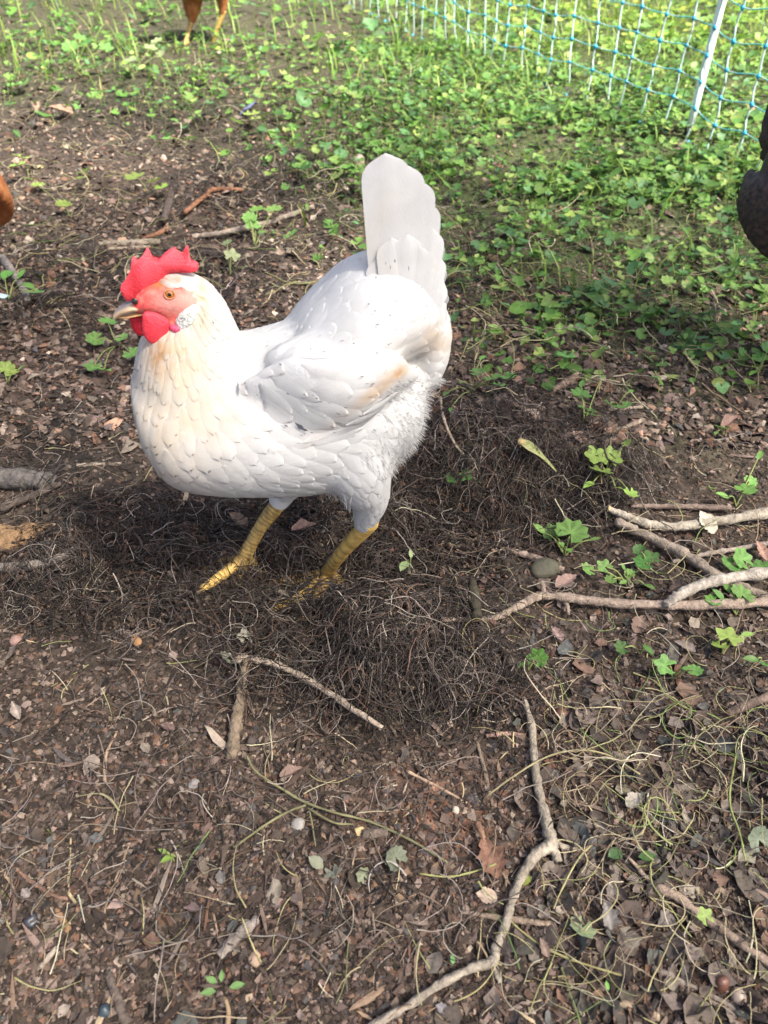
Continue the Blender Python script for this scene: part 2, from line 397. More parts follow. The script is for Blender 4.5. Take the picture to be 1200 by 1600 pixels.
# flow of the plumage: photo place -> direction the feathers point, length, width (mm)
FLOW = np.array([
    (290, 445, .75, .55, 16, 6), (315, 475, .65, .75, 20, 7), (350, 500, .75, .65, 26, 9), (300, 530, .30, .95, 24, 8), (255, 560, .02, 1, 20, 9), (385, 540, .80, .55, 30, 11),
    (340, 580, .45, .88, 28, 11), (280, 610, .18, 1, 24, 13), (235, 640, .12, 1, 22, 15), (225, 700, .35, .95, 22, 16), (290, 690, .35, .93, 24, 17), (270, 745, .75, .65, 24, 17),
    (340, 720, .75, .65, 25, 18), (360, 650, .65, .75, 26, 17), (420, 700, .93, .35, 27, 18), (420, 600, .90, .40, 27, 17), (430, 500, 1, .05, 30, 15), (480, 560, 1, .12, 28, 18),
    (520, 620, 1, -.05, 28, 18), (480, 680, .95, .10, 27, 17), (590, 600, .98, -.22, 30, 17), (650, 590, .9, -.35, 13, 10), (480, 485, .95, -.3, 32, 15), (530, 455, .85, -.5, 34, 16), (570, 420, .55, -.83, 36, 18),
    (600, 470, .75, -.55, 32, 18), (610, 370, .08, -1, 44, 22), (605, 290, 0, -1, 40, 20), (645, 430, .35, -.92, 36, 19), (650, 350, .12, -1, 44, 22), (680, 500, .7, -.6, 30, 18), (600, 540, .98, -.1, 30, 18),
    (660, 560, .95, .1, 26, 16), (600, 690, .65, .7, 30, 14), (645, 630, .9, .35, 28, 12), (560, 680, .8, .3, 28, 16), (575, 770, .1, 1, 18, 11), (530, 750, .7, .55, 26, 14), (440, 760, .95, .1, 26, 16), (565, 815, -.2, 1, 12, 7), (440, 780, -.1, 1, 14, 8)], float)
fd = FLOW[:, 2:4] / np.linalg.norm(FLOW[:, 2:4], axis=1, keepdims=True)
_L0 = HL(FLOW[:, 0], FLOW[:, 1]); _L1 = HL(FLOW[:, 0] + fd[:, 0] * 4, FLOW[:, 1] + fd[:, 1] * 4)
FLOW_D = (_L1 - _L0) / np.linalg.norm(_L1 - _L0, axis=1, keepdims=True)
def flow_at(x, y):
    d2 = (x[:, None] - FLOW[None, :, 0]) ** 2 + (y[:, None] - FLOW[None, :, 1]) ** 2 + 200.0
    w = d2 ** -1.6; w /= w.sum(1, keepdims=True)
    g = 1.0 + 0.28 * smooth01((w @ FLOW[:, 5] - 9) / 7)
    return w @ FLOW_D, w @ FLOW[:, 4] * g, w @ FLOW[:, 5] * g

NT, NV = 8, 5
_t = np.array([0, .25, .48, .66, .80, .90, .965, 1.0]); _v = np.linspace(-1, 1, NV)
_half = np.minimum(1, (_t / 0.3 + 0.12) ** 0.7) * np.sqrt(np.clip(1 - np.clip((_t - 0.5) / 0.505, 0, 1) ** 2.6, 0.0, 1))
FI = np.array([(i * NV + j, i * NV + j + 1, (i + 1) * NV + j + 1) for i in range(NT - 1) for j in range(NV - 1)] +
              [(i * NV + j, (i + 1) * NV + j + 1, (i + 1) * NV + j) for i in range(NT - 1) for j in range(NV - 1)])
def hug_feather(b, bvh, p, n, d, Lm, Wm, base, lift, col, vcol=None, shade=1.0, tiplift=0.0):
    """one feather following the body's surface from p along d"""
    d = d - n * float(np.dot(d, n)); d /= np.linalg.norm(d) + 1e-9; s = np.cross(n, d)
    V = np.empty((NT * NV, 3)); q = p.copy(); nn = n.copy(); dd = d.copy(); 
    for i in range(NT):
        t = _t[i]
        for j in range(NV):
            v = _v[j]; back = 0.07 * Lm * (v * v) * t
            w = q + s * (v * _half[i] * Wm * 0.5) - dd * back
            off = base + lift * t - 0.0008 * v * v + tiplift * max(0, t - 0.6) ** 2 * 6
            h = bvh.find_nearest(Vector(w))
            if h[0] is not None and h[3] < 0.02:
                hn = np.array(h[1]); V[i * NV + j] = np.array(h[0]) + hn * off if np.dot(hn, nn) > 0.1 else w + nn * (off - 0.002)
            else: V[i * NV + j] = w + nn * (off - 0.002)
        if i == NT - 1: break
        nq = q + dd * (Lm * (_t[i + 1] - t)); h = bvh.find_nearest(Vector(nq))
        if h[0] is not None and h[3] < 0.012 and np.dot(np.array(h[1]), nn) > 0.3:
            nq = np.array(h[0]); nn = np.array(h[1]); dd = nq - q; dd = dd - nn * np.dot(dd, nn); dd /= np.linalg.norm(dd) + 1e-9; s = np.cross(nn, dd)
        q = nq
    C = np.tile(np.asarray(col, float), (NT * NV, 1))
    if col is None or vcol is not None:
        C = vcol(*plane_px(V))
    C = C * shade * np.repeat(0.965 + 0.035 * smooth01(_t * 1.3), NV)[:, None]  # grey feather base; the gradient also paints shade between overlapping layers
    b.add(V, FI, C)

def spaced(P, N_, prob_r):
    """greedy thinning: keep points no closer than their own spacing"""
    cell = {}; keep = []
    g = 0.012
    for i in rng.permutation(len(P)):
        p = P[i]; r = prob_r[i]; k = tuple((p // g).astype(int)); ok = True
        for a in (-1, 0, 1):
            for b_ in (-1, 0, 1):
                for c in (-1, 0, 1):
                    for j in cell.get((k[0] + a, k[1] + b_, k[2] + c), ()):
                        if np.dot(P[j] - p, P[j] - p) < r * r: ok = False; break
                    if not ok: break
                if not ok: break
            if not ok: break
        if ok: cell.setdefault(k, []).append(i); keep.append(i)
    return np.array(keep)

WING_POLY = [(400, 560), (430, 528), (520, 535), (600, 556), (672, 570), (672, 592), (600, 640), (520, 690), (450, 690), (410, 650)]
def plumage(b, me, bvh, spacing=1.0, base=0.0002, lift=0.00062, colfn=plumage_colour):
    V, N_ = mesh_arrays(me); V = V.astype(float); N_ = N_.astype(float)
    x, y = plane_px(V); D, Lm, Wm = flow_at(x, y)
    ok = ~in_poly(x, y, FACE) & ~((x < 246) & (y < 520)) & (y < 828)
    idx = np.where(ok)[0]
    keep = idx[spaced(V[idx], N_[idx], 0.55e-3 * Wm[idx] * spacing)]
    wing = in_poly(x, y, WING_POLY) & (np.abs(V[:, 1]) > 0.035)
    for i in keep:
        jit = 0.07 * rng.standard_normal(3); k = 0 if not wing[i] else (1 if V[i, 1] > 0 else 2)
        hug_feather(b[k], bvh, V[i], N_[i], D[i] + jit, Lm[i] * 1e-3 * rng.uniform(.85, 1.15), Wm[i] * 1e-3 * rng.uniform(.9, 1.15), base + rng.uniform(0, .0005) + (.0004 if wing[i] else 0), lift * rng.uniform(.6, 1.2) * (1 + 0.25 * smooth01((Wm[i] - 17) / 6) * (y[i] > 620) * (x[i] < 430)), (1, 1, 1), colfn, 1 + 0.018 * rng.standard_normal())
    return len(keep)

def quill_feather(base_px, tip_px, wid, lat0, lat1, col, cup=0.15, bend=0.0, n=24):
    """a long stiff feather between two photo places on the hen's plane"""
    A = HL(*base_px, lat0); B_ = HL(*tip_px, lat1); ax = B_ - A; L_ = np.linalg.norm(ax); ax /= L_
    side = np.cross(ax, np.array([0, 1.0, 0])); side /= np.linalg.norm(side); nor = np.cross(side, ax)
    t = 1 - (1 - np.linspace(0, 1, n)) ** 2.0; t0 = 1 - 0.50 * wid / L_; half = 0.5 * wid * np.minimum(1, (t / 0.35 + 0.15) ** 0.6) * np.clip(1 - np.clip((t - t0) / (1.0002 - t0), 0, 1) ** 2.4, 0, 1) ** 0.45
    v = np.linspace(-1, 1, 7); V = []
    sg = math.copysign(1, lat1 if lat1 else 1)
    for i in range(n):
        for w in v:
            V.append(A + ax * (t[i] * L_ - 0.003 * w * w * t[i] ** 3) + side * (w * half[i] + bend * math.sin(t[i] * math.pi)) - np.array([0, sg, 0]) * (cup * half[i] * w * w) + np.array([0, sg, 0]) * (0.0009 * math.exp(-(w / 0.10) ** 2)))
    F = []
    for i in range(n - 1):
        for j in range(6): a = i * 7 + j; F += [(a, a + 1, a + 8), (a, a + 8, a + 7)]
    b = Batch(); C = plumage_colour(*plane_px(np.array(V))); b.add(np.array(V), F, C); return b

def slab(outline, lat, thick, inset_px=2.0, bulge=0.0, col=(.6, .03, .05), lean=None, sub=3):
    """a fleshy plate with a rounded rim, in the hen's plane"""
    P = np.asarray(outline, float); n = len(P)
    area = 0.5 * np.sum(P[:, 0] * np.roll(P[:, 1], -1) - np.roll(P[:, 0], -1) * P[:, 1])
    if area < 0: P = P[::-1]
    e = np.roll(P, -1, 0) - np.roll(P, 1, 0); nn = np.stack([-e[:, 1], e[:, 0]], 1); nn /= np.linalg.norm(nn, axis=1, keepdims=True) + 1e-9
    cen = P.mean(0)
    rings = []
    for (f, l) in ((1.0, -.5), (.35, -.38), (0, 0), (.35, .38), (1.0, .5)):
        q = P + nn * inset_px * f
        L_ = HL(q[:, 0], q[:, 1], lat); L_[:, 1] += l * thick
        if lean is not None: L_[:, 1] += lean(q)
        rings.append(L_)
    bm = bmesh.new(); vs = [[bm.verts.new(tuple(p)) for p in r] for r in rings]
    for a in range(4):
        for i in range(n):
            j = (i + 1) % n; bm.faces.new((vs[a][i], vs[a][j], vs[a + 1][j], vs[a + 1][i]))
    f1 = bm.faces.new(vs[4]); f2 = bm.faces.new(vs[0][::-1])
    if bulge:
        for f, s in ((f1, 1), (f2, -1)):
            r = bmesh.ops.poke(bm, faces=[f]); r['verts'][0].co.y += s * bulge
    bmesh.ops.triangulate(bm, faces=bm.faces[:]); bmesh.ops.recalc_face_normals(bm, faces=bm.faces[:])
    me = bpy.data.meshes.new('slab'); bm.to_mesh(me); bm.free()
    me.polygons.foreach_set('use_smooth', np.full(len(me.polygons), True)); set_col(me, np.asarray(col))
    return me

def patch(outline, thick, rough, col, seed, rings=7):
    """a raised fleshy patch lying on the head"""
    P = np.asarray(outline, float); n = len(P); cen = P.mean(0); V = []; last = None
    for k in range(rings + 1):
        f = k / rings
        for q in (cen + (P - cen) * (1 - f) if k < rings else [cen]):
            p, nr = on_hen(q[0], q[1])
            if p is None: p = last if last is not None else HL(q[0], q[1], .018); nr = np.array([0, 1.0, 0])
            last = p; e = math.sqrt(max(0, 1 - (1 - f) ** 2.5))
            V.append(p + nr * (-0.001 + thick * e + rough * e * math.sin(q[0] * 2.1 + q[1] * 1.3 + seed) * math.sin(q[1] * 1.1 - q[0] * .4)))
    F = []
    for k in range(rings - 1):
        for i in range(n): a = k * n + i; c = k * n + (i + 1) % n; F += [(a, c, c + n), (a, c + n, a + n)]
    for i in range(n): F.append(((rings - 1) * n + i, (rings - 1) * n + (i + 1) % n, rings * n))
    return mesh_from('patch', np.array(V), np.array(F), np.asarray(col))

def closed_spline(pts, n):
    P = np.asarray(pts, float); E = np.vstack([P[-1:], P, P[:2]]); m = len(P)
    t = np.linspace(0, m, n, endpoint=False); i = np.floor(t).astype(int); f = (t - i)[:, None]
    E = np.vstack([P[-1], P, P[0], P[1]]); a, b_, c, d = E[i], E[i + 1], E[i + 2], E[i + 3]
    return 0.5 * (2 * b_ + (c - a) * f + (2 * a - 5 * b_ + 4 * c - d) * f ** 2 + (3 * b_ - a - 3 * c + d) * f ** 3)

def scaled_limb(pts, rads, dirt, n=46, seg=12, scute=0.0045, base=(0.74, 0.49, 0.14)):
    """a scaly leg or toe: rings of overlapping scutes; pts in the hen's frame"""
    P = catmull(pts, n); rad = np.interp(np.linspace(0, len(rads) - 1, n), np.arange(len(rads)), rads)
    T = np.gradient(P, axis=0); ln = np.linalg.norm(T, axis=1, keepdims=True); s = np.concatenate([[0], np.cumsum(np.linalg.norm(np.diff(P, axis=0), axis=1))]); T /= ln
    ref = np.array([0, 1.0, 0.0]); sd = np.cross(T, ref); sd /= np.linalg.norm(sd, axis=1, keepdims=True); up = np.cross(sd, T)
    ph = np.arange(seg) * 2 * math.pi / seg
    frac = (s / scute) % 1.0; rr = rad * (1 + 0.10 * frac - 0.04)
    V = P[:, None, :] + rr[:, None, None] * (np.cos(ph)[None, :, None] * sd[:, None, :] + np.sin(ph)[None, :, None] * up[:, None, :])
    dt = np.interp(np.linspace(0, len(dirt) - 1, n), np.arange(len(dirt)), dirt)
    groove = np.exp(-(np.minimum(frac, 1 - frac) / 0.17) ** 2)
    col = np.array(base)[None, None, :] * (1 - 0.55 * groove[:, None, None]) * (1 + 0.12 * np.sin(3 * ph)[None, :, None])
    mud = np.array([0.045, 0.030, 0.020]); nz = rng.uniform(0.5, 1.3, (n, seg, 1)); w = np.clip(dt[:, None, None] * nz, 0, 0.95)
    col = col * (1 - w) + mud * w
    F = []
    for i in range(n - 1):
        for k in range(seg):
            a = i * seg + k; d2 = i * seg + (k + 1) % seg; F += [(a, d2, d2 + seg), (a, d2 + seg, a + seg)]
    V = V.reshape(-1, 3); m = len(V); V = np.vstack([V, P[0], P[-1] + T[-1] * rad[-1] * 0.8]); C = np.vstack([col.reshape(-1, 3), col[0, :1], col[-1, :1]])
    for k in range(seg): F += [(m, (k + 1) % seg, k), (m + 1, (n - 1) * seg + k, (n - 1) * seg + (k + 1) % seg)]
    b = Batch(); b.add(V, F, C); return b

def uv_ball(center, axis, r, flat, col, colfn=None, n=14, m=20):
    """an oval ball flattened along axis"""
    axis = np.asarray(axis, float); axis /= np.linalg.norm(axis); e1 = np.cross(axis, [0.3, 0.1, 1]); e1 /= np.linalg.norm(e1); e2 = np.cross(axis, e1)
    V = []; C = []
    for i in range(n + 1):
        a = math.pi * min(max(i / n, 0.004), 0.996)
        for k in range(m):
            p = 2 * math.pi * k / m
            V.append(np.asarray(center) + axis * (math.cos(a) * r * flat) + (e1 * math.cos(p) + e2 * math.sin(p)) * (math.sin(a) * r))
            C.append(col if colfn is None else colfn(a, p))
    F = []
    for i in range(n):
        for k in range(m):
            a = i * m + k; b_ = i * m + (k + 1) % m; F += [(a, b_ + m, b_), (a, a + m, b_ + m)]
    for k in range(1, m - 1): F += [(0, k, k + 1), (n * m, n * m + k + 1, n * m + k)]
    bt = Batch(); bt.add(np.array(V), F, np.array(C)); return bt

def build_hen():
    root = empty('hen', HEN_P0, 'white hen with bright red comb, upright tail and yellow legs, standing on dark roots', 'hen', 'hens', rz=math.atan2(HF[1], HF[0]))
    set_col(BODY_ME, body_colour(BV))
    link('body', BODY_ME, HEN_MATS['white'], root)
    fb = [Batch(), Batch(), Batch()]
    plumage(fb, BODY_ME, BVH_BODY)
    bobj('feathers', fb[0], HEN_MATS['whitef'], root, kind='stuff')
    wings = [bobj('wing', fb[k], HEN_MATS['whitef'], root) for k in (1, 2)]
    # flight feathers showing below the coverts, along the wing's lower edge
    for k, (bx, by, tx, ty, wd) in enumerate([(470, 692, 572, 655, .012), (492, 688, 600, 636, .012), (516, 676, 622, 620, .0115), (540, 662, 636, 606, .011), (566, 645, 650, 592, .010)]):
        p, nrm = on_hen(bx, by)
        d = HL(tx, ty, .06) - HL(bx, by, .08)
        for sd in (1, -1):
            m = np.array([1, sd, 1.0]); qb = Batch(); hug_feather(qb, BVH_BODY, p * m, nrm * m, d * m, float(np.linalg.norm(d)) * (.86 if k < 3 else .66), wd, .0016 + .0003 * k, .0012, None, plumage_colour)
            bobj('flight_feather', qb, HEN_MATS['whitef'], wings[0 if sd == 1 else 1])
    # tail feathers, each one a quill; then the coverts round their base
    quills = [(618, 500, 602, 239, .040), (626, 500, 630, 255, .037), (634, 500, 652, 279, .034), (640, 500, 665, 313, .031), (645, 500, 675, 356, .029), (650, 500, 683, 396, .027),
              (652, 505, 692, 436, .026), (654, 515, 698, 475, .027), (650, 530, 702, 513, .028), (645, 545, 698, 547, .028), (640, 562, 678, 578, .016)]
    coverts = [(622, 530, 590, 402, .026), (628, 530, 612, 372, .028), (636, 530, 636, 366, .028), (644, 530, 656, 384, .026), (650, 535, 668, 414, .025), (654, 540, 678, 446, .025)]
    for k, (bx, by, tx, ty, wd) in enumerate(quills + coverts):
        for s in (1, -1):
            if k < 4: l0, l1 = 0.026 - 0.0012 * k, 0.0125 - 0.0011 * k
            elif k < len(quills): l0, l1 = 0.027, 0.0115 + 0.0009 * (k - 4)
            else: l0, l1 = 0.036, 0.0205 + 0.0006 * (k - len(quills))
            c = plumage_colour(np.array([float(tx)]), np.array([float(ty) + 40]))[0]
            bobj('tail_feather', quill_feather((bx, by), (tx, ty + (0 if s == 1 else 14)), wd, s * l0, s * l1, c, 0.07, 0.0), HEN_MATS['whitef'], root)
    # soft barbs at the rear and at the thigh
    n = 2600
    cand = np.where(in_poly(*plane_px(BV), [(610, 590), (690, 590), (690, 640), (650, 720), (600, 745), (560, 720)]) | in_poly(*plane_px(BV), [(505, 765), (550, 770), (548, 800), (510, 795)]))[0]
    pi = rng.choice(cand, n); P = BV[pi].astype(float); Nn = BN[pi].astype(float); x, y = plane_px(P); D, _, _ = flow_at(x, y)
    dirs = D * 1.0 + Nn * 0.30 + 0.15 * rng.standard_normal((n, 3)); dirs /= np.linalg.norm(dirs, axis=1, keepdims=True); ln = rng.uniform(.004, .009, n)
    tt = np.linspace(0, 1, 4)
    poly = P[:, None, :] + dirs[:, None, :] * (ln[:, None] * tt[None])[..., None] + np.array([0, 0, -1.0]) * (0.3 * ln[:, None] * tt[None] ** 2)[..., None]
    V, F = tubes(poly, np.array([.0003, .00025, .00016, .00004])[None], 3)
    db = Batch(); db.add(V, F, (0.60, 0.60, 0.59))
    bobj('down', db, HEN_MATS['whitef'], root, kind='stuff')
    # grey flecks in the plumage
    kb = Batch()
    big = [(374, 610, .35, .9, 15, 2.2), (470, 664, .8, .5, 13, 4.5), (478, 668, .9, .4, 7, 2), (592, 634, .8, -.55, 6, 1.6), (447, 664, .8, .4, 5, 1.5)]
    small = [(rng.uniform(400, 660), rng.uniform(520, 680)) for _ in range(46)] + [(rng.uniform(575, 670), rng.uniform(280, 560)) for _ in range(34)] + [(rng.uniform(330, 400), rng.uniform(470, 620)) for _ in range(9)]
    fl = big + [(a, c, *(lambda d: (d[0], d[1]))(flow_at(np.array([a]), np.array([c]))[0][0][[0, 2]] * np.array([-1, -1])), rng.uniform(1.5, 5.5), rng.uniform(.6, 1.4)) for a, c in small]
    for (a, c, dx, dy, ln_, wd) in fl:
        p, nrm = on_hen(a, c)
        if p is None: continue
        q = HL(a + dx * 3, c + dy * 3) - HL(a, c); q = q - nrm * np.dot(q, nrm); q /= np.linalg.norm(q) + 1e-9; s = np.cross(nrm, q)
        if c < 440 and a > 560: p = HL(a, c, .026 - .0135 * (500 - c) / 261 + .0004 + (.012 if c > 372 else 0)); nrm = np.array([0, 1.0, 0]); q = np.array([.05, 0, 1.0]); s = np.array([1.0, 0, 0])
        o = nrm * 0.0032; l = ln_ * 1e-3; w = wd * 1e-3
        kb.add(np.array([p - q * l / 2 + o, p + s * w / 2 + o, p + q * l / 2 + o, p - s * w / 2 + o]), [(0, 1, 2), (0, 2, 3)], np.array([.16, .17, .20]) * rng.uniform(.6, 1.5))
    bobj('flecks', kb, HEN_MATS['white'], root, kind='stuff', smooth=False)
    # comb
    comb = Z([(226, 528), (214, 500), (192, 470), (183, 430), (190, 398), (222, 372), (256, 352), (262, 320), (261, 275), (266, 230), (281, 203), (296, 218), (308, 236), (326, 246), (342, 212), (362, 165), (386, 120), (400, 140), (420, 188), (442, 232), (462, 236), (490, 200), (525, 168), (560, 146), (600, 128), (600, 150), (585, 182), (562, 226),
              (590, 226), (625, 200), (652, 158), (668, 125), (687, 104), (696, 130), (693, 185), (686, 242), (712, 234), (745, 230), (768, 245), (768, 275), (755, 298), (720, 308), (670, 312), (610, 312), (555, 316), (520, 345), (470, 380), (430, 425), (400, 470), (360, 510), (300, 530)])
    link('comb', slab(comb, 0.002, 0.0048, 1.3, 0, (0.80, 0.06, 0.085), lean=lambda q: 0.0016 * np.sin(q[:, 0] / 9.0) + 0.0010 * np.sin(q[:, 1] / 5.0)), MATS['red_skin'], root)
    # wattles
    w1 = closed_spline(Z([(360, 615), (345, 690), (352, 770), (390, 830), (445, 852), (500, 830), (540, 770), (555, 700), (520, 655), (450, 620)]), 30)
    w2 = closed_spline(Z([(255, 640), (262, 710), (290, 765), (340, 790), (385, 770), (400, 700), (380, 640), (310, 625)]), 26)
    link('wattle', slab(w1, 0.0185, 0.006, 4.5, 0.0022, (0.78, 0.05, 0.075)), MATS['red_skin'], root)
    link('wattle', slab(w2, -0.004, 0.006, 4.5, 0.002, (0.60, 0.02, 0.04)), MATS['red_skin'], root)
    # ear lobe: a pale crinkled patch, with a pink tip
    ear = closed_spline(Z([(745, 550), (680, 580), (622, 625), (590, 690), (612, 742), (668, 742), (728, 700), (764, 640), (772, 580)]), 28)
    link('ear_lobe', patch(ear, 0.0046, 0.0009, (0.62, 0.63, 0.58), 3), MATS['crinkle'], root)
    tip = closed_spline(Z([(565, 705), (555, 750), (600, 772), (640, 748), (605, 712)]), 20)
    link('ear_lobe_tip', patch(tip, 0.0045, 0.0003, (0.62, 0.08, 0.16), 5), MATS['red_skin'], root)
    # eye
    p, nrm = on_hen(265, 460)
    er = 0.0043
    axis = np.array([0.12, 1.0, 0.22]); axis /= np.linalg.norm(axis)
    def iris(a, ph): return (0.40, 0.15, 0.02) if a < 0.85 else ((0.16, 0.05, 0.02) if a < 1.1 else (0.45, 0.16, 0.09))
    ey = bobj('eye', uv_ball(p - axis * 0.0014, axis, er, 0.62, None, iris), MATS['eye'], root)
    bobj('pupil', uv_ball(p - axis * 0.0014 + axis * er * 0.46, axis, er * 0.46, 0.42, (.004, .004, .004)), MATS['eye'], ey)
    th = np.linspace(0, 2 * math.pi, 28); e1 = np.cross(axis, [0, 0, 1.0]); e1 /= np.linalg.norm(e1); e2 = np.cross(e1, axis)
    ringp = np.stack([p + axis * 0.0002 + e1 * math.cos(a) * er * 0.98 + e2 * math.sin(a) * er * 0.86 for a in th])
    V, F = tubes(ringp[None], np.full((1, 28), .0008), 6); lb = Batch(); lb.add(V, F, (0.52, 0.20, 0.11)); bobj('eyelid', lb, MATS['red_skin'], ey)
    # beak
    ub = Batch()
    loft(ub, [(*Z([(345, 560)])[0], 11, .0085), (*Z([(280, 566)])[0], 10, .0078), (*Z([(225, 582)])[0], 9, .0065), (*Z([(178, 608)])[0], 6.5, .0045), (*Z([(148, 640)])[0], 4, .0026), (*Z([(132, 668)])[0], 1.2, .001)], 20, 18)
    V, F, _ = ub.arrays(); x, y = plane_px(V); k = smooth01((y - (472 + (212 - x) * 0.42)) / 9.0)[:, None]
    dark = np.array([.15, .13, .13]); horn = np.array([.62, .46, .29]); ub = Batch(); ub.add(V, F, dark * (1 - k) + horn * k)
    bk = bobj('beak', ub, MATS['horn'], root)
    lw = Batch(); loft(lw, [(*Z([(380, 600)])[0], 6, .0075), (*Z([(300, 620)])[0], 5.5, .0065), (*Z([(230, 640)])[0], 4.5, .0045), (*Z([(175, 648)])[0], 2.2, .0025), (*Z([(160, 650)])[0], .8, .001)], 14, 14)
    V, F, _ = lw.arrays(); lw = Batch(); lw.add(V, F, (.50, .30, .14)); bobj('lower_beak', lw, MATS['horn'], bk)
    p2 = HL(*Z([(290, 532)])[0], 0.0078)
    bobj('nostril', uv_ball(p2, (0.1, 1, 0.3), 0.0026, 0.35, (.02, .015, .015)), MATS['horn'], bk)
    # legs and feet
    def gl(px, py, dz=0.004): return to_local(gp(px, py, dz))
    for (hock, ank, lat, hl_lat, toes, dirt) in (
            ((571, 824), (510, 897), .043, .046, [((510, 897), (472, 926), (428, 951)), ((510, 897), (492, 938), (472, 968)), ((510, 897), (462, 905), (425, 908)), ((514, 897), (540, 915), (560, 925))], (.05, .15, .35, .6)),
            ((434, 788), (383, 868), -.043, -.046, [((380, 872), (352, 895), (315, 922)), ((380, 872), (378, 892), (372, 914)), ((380, 872), (350, 878), (322, 890)), ((386, 872), (402, 888), (420, 897))], (.2, .55, .5, .45))):
        A = HL(*hock, lat); Bg = gl(*ank, .012)
        M1 = A * .62 + Bg * .38 + np.array([.003, 0, 0]); M2 = A * .25 + Bg * .75 + np.array([.002, 0, 0])
        lg = bobj('leg', scaled_limb([A + (A - Bg) * .12, A, M1, M2, Bg], [.0095, .0095, .0078, .0074, .0092], dirt, 60), MATS['leg_skin'], root)
        for ti, (a, m, c) in enumerate(toes):
            dp = .004 if ti == 0 else -.008; Pa = gl(*a, .011); Pm = gl(*m, .009 + dp); Pc = gl(*c, .006 + dp)
            bobj('toe', scaled_limb([Pa, Pm, Pc], [.0078, .0068, .0058, .0042], (.35, .35, .15, .05) if ti == 0 else (.6, .7, .6, .6), 34, 10, .0034), MATS['leg_skin'], lg)
            dr = Pc - Pm; dr /= np.linalg.norm(dr)
            cb = scaled_limb([Pc - dr * .002, Pc + dr * .006 + [0, 0, -.0005], Pc + dr * .012 + [0, 0, -.005]], [.0034, .0026, .0006], (.2, .2, .2), 10, 8, .05, (.30, .21, .12))
            bobj('claw', cb, MATS['horn'], lg)
    return root
attr_mat('crinkle', 0.75, 0.35, 350, 1.0, 420, 0.0, 0.2)
HEN = build_hen()
# ------------------------------------------------------------------ ground
def px_of(x, y): return project(np.stack([x, y, H(x, y)], -1))[:2]
def green_amount(x, y):
    """how thickly the low plants grow: full beyond a slanting edge towards the fence, thin on the scratched soil"""
    edge = 0.78 + 0.50 * smooth01((0.55 - x) / 0.9) + 0.55 * smooth01((0.1 - x) / 0.6) + 0.35 * smooth01((-0.3 - x) / 0.8)
    n = 0.5 * fbm(x * 2.3, y * 2.3, 91, 3) + 0.35 * fbm(x * 7, y * 7, 95, 2)
    g = smooth01((y - edge + n * 1.3) / 0.9)
    left = smooth01((0.25 - x) / 0.5) * (1 - smooth01((y - 4.5) / 3))
    return g * (1 - 0.62 * left)

def axis_pts(lo, hi, step, far, grow=1.18):
    c = list(np.arange(lo, hi + 1e-6, step)); s = step; v = hi
    while v < far[1]: s *= grow; v += s; c.append(v)
    s = step; v = lo
    while v > far[0]: s *= grow; v -= s; c.insert(0, v)
    return np.array(c)
gx = axis_pts(-1.0, 1.2, 0.012, (-150, 150)); gy = axis_pts(0.0, 2.8, 0.013, (-40, 220))
GX, GY = np.meshgrid(gx, gy); GV = np.stack([GX, GY, H(GX, GY)], -1).reshape(-1, 3)
nx, ny = len(gx), len(gy); gi = np.arange(ny - 1)[:, None] * nx + np.arange(nx - 1)[None]
GF = np.stack([gi, gi + 1, gi + nx + 1, gi + nx], -1).reshape(-1, 4)
gpx, gpy = px_of(GV[:, 0], GV[:, 1])
gc = np.tile(np.array([0.036, 0.028, 0.022]), (len(GV), 1))
def gmix(w, col):
    global gc
    w = np.clip(w, 0, 1)[:, None]; gc = gc * (1 - w) + np.array(col) * w
infront = GV[:, 1] > 0.05
gmix(0.95 * root_amount(gpx, gpy) * infront, (0.012, 0.010, 0.009))
gmix(0.8 * ell(gpx, gpy, 690, 1280, 110, 70) * infront, (0.12, 0.062, 0.040))
gmix(0.9 * green_amount(GV[:, 0], GV[:, 1]), (0.035, 0.045, 0.018))
gmix(smooth01((GV[:, 1] - 6) / 6) * 1.0, (0.06, 0.11, 0.025))
soil = attr_mat('soil', 0.95, 0.45, 45, 1.0, 260, 0.0, 0.15, cells=190.0)
link('ground', mesh_from('ground', GV, GF, gc), soil, kind='structure')

# ------------------------------------------------------------------ leaf litter, bark crumbs and chips: nobody could count them
def chip_proto(n, thick, irr, bend, seed, aspect=1.0):
    r = np.random.default_rng(seed); a = np.sort(r.uniform(0, 2 * math.pi, n) * 0.35 + np.arange(n) * 2 * math.pi / n); rad = r.uniform(1 - irr, 1.0, n)
    x = np.cos(a) * rad; y = np.sin(a) * rad * aspect; z = bend * (x * x - 0.3) + bend * 0.5 * r.standard_normal(n)
    top = np.stack([x, y, z + thick / 2], 1); bot = np.stack([x * .92, y * .92, z - thick / 2], 1)
    c = np.array([[0, 0, thick * 0.7]]); V = np.vstack([top, bot, c]); F = []
    for i in range(n):
        j = (i + 1) % n; F += [(i, j, 2 * n), (n + i, n + j, j), (n + i, j, i)]
    return V, np.array(F)
def crumb_proto(n, seed, h=0.5):
    r = np.random.default_rng(seed); a = np.arange(n) * 2 * math.pi / n + r.uniform(-.4, .4, n); rad = r.uniform(.55, 1, n)
    V = np.vstack([np.stack([np.cos(a) * rad, np.sin(a) * rad, r.uniform(-.25, .1, n)], 1), [[r.uniform(-.3, .3), r.uniform(-.3, .3), h]]])
    return V, np.array([(i, (i + 1) % n, n) for i in range(n)])
LITTER = [tuple(np.array(c_) * (.66, .615, .56)) for c_ in [(.15, .115, .10), (.21, .165, .145), (.095, .072, .06), (.28, .235, .205), (.05, .038, .032), (.22, .15, .11), (.095, .092, .098), (.17, .10, .07), (.36, .30, .25)]]
LW = [3, 3, 3, 1.3, 3, .7, .8, 1.0, .4]
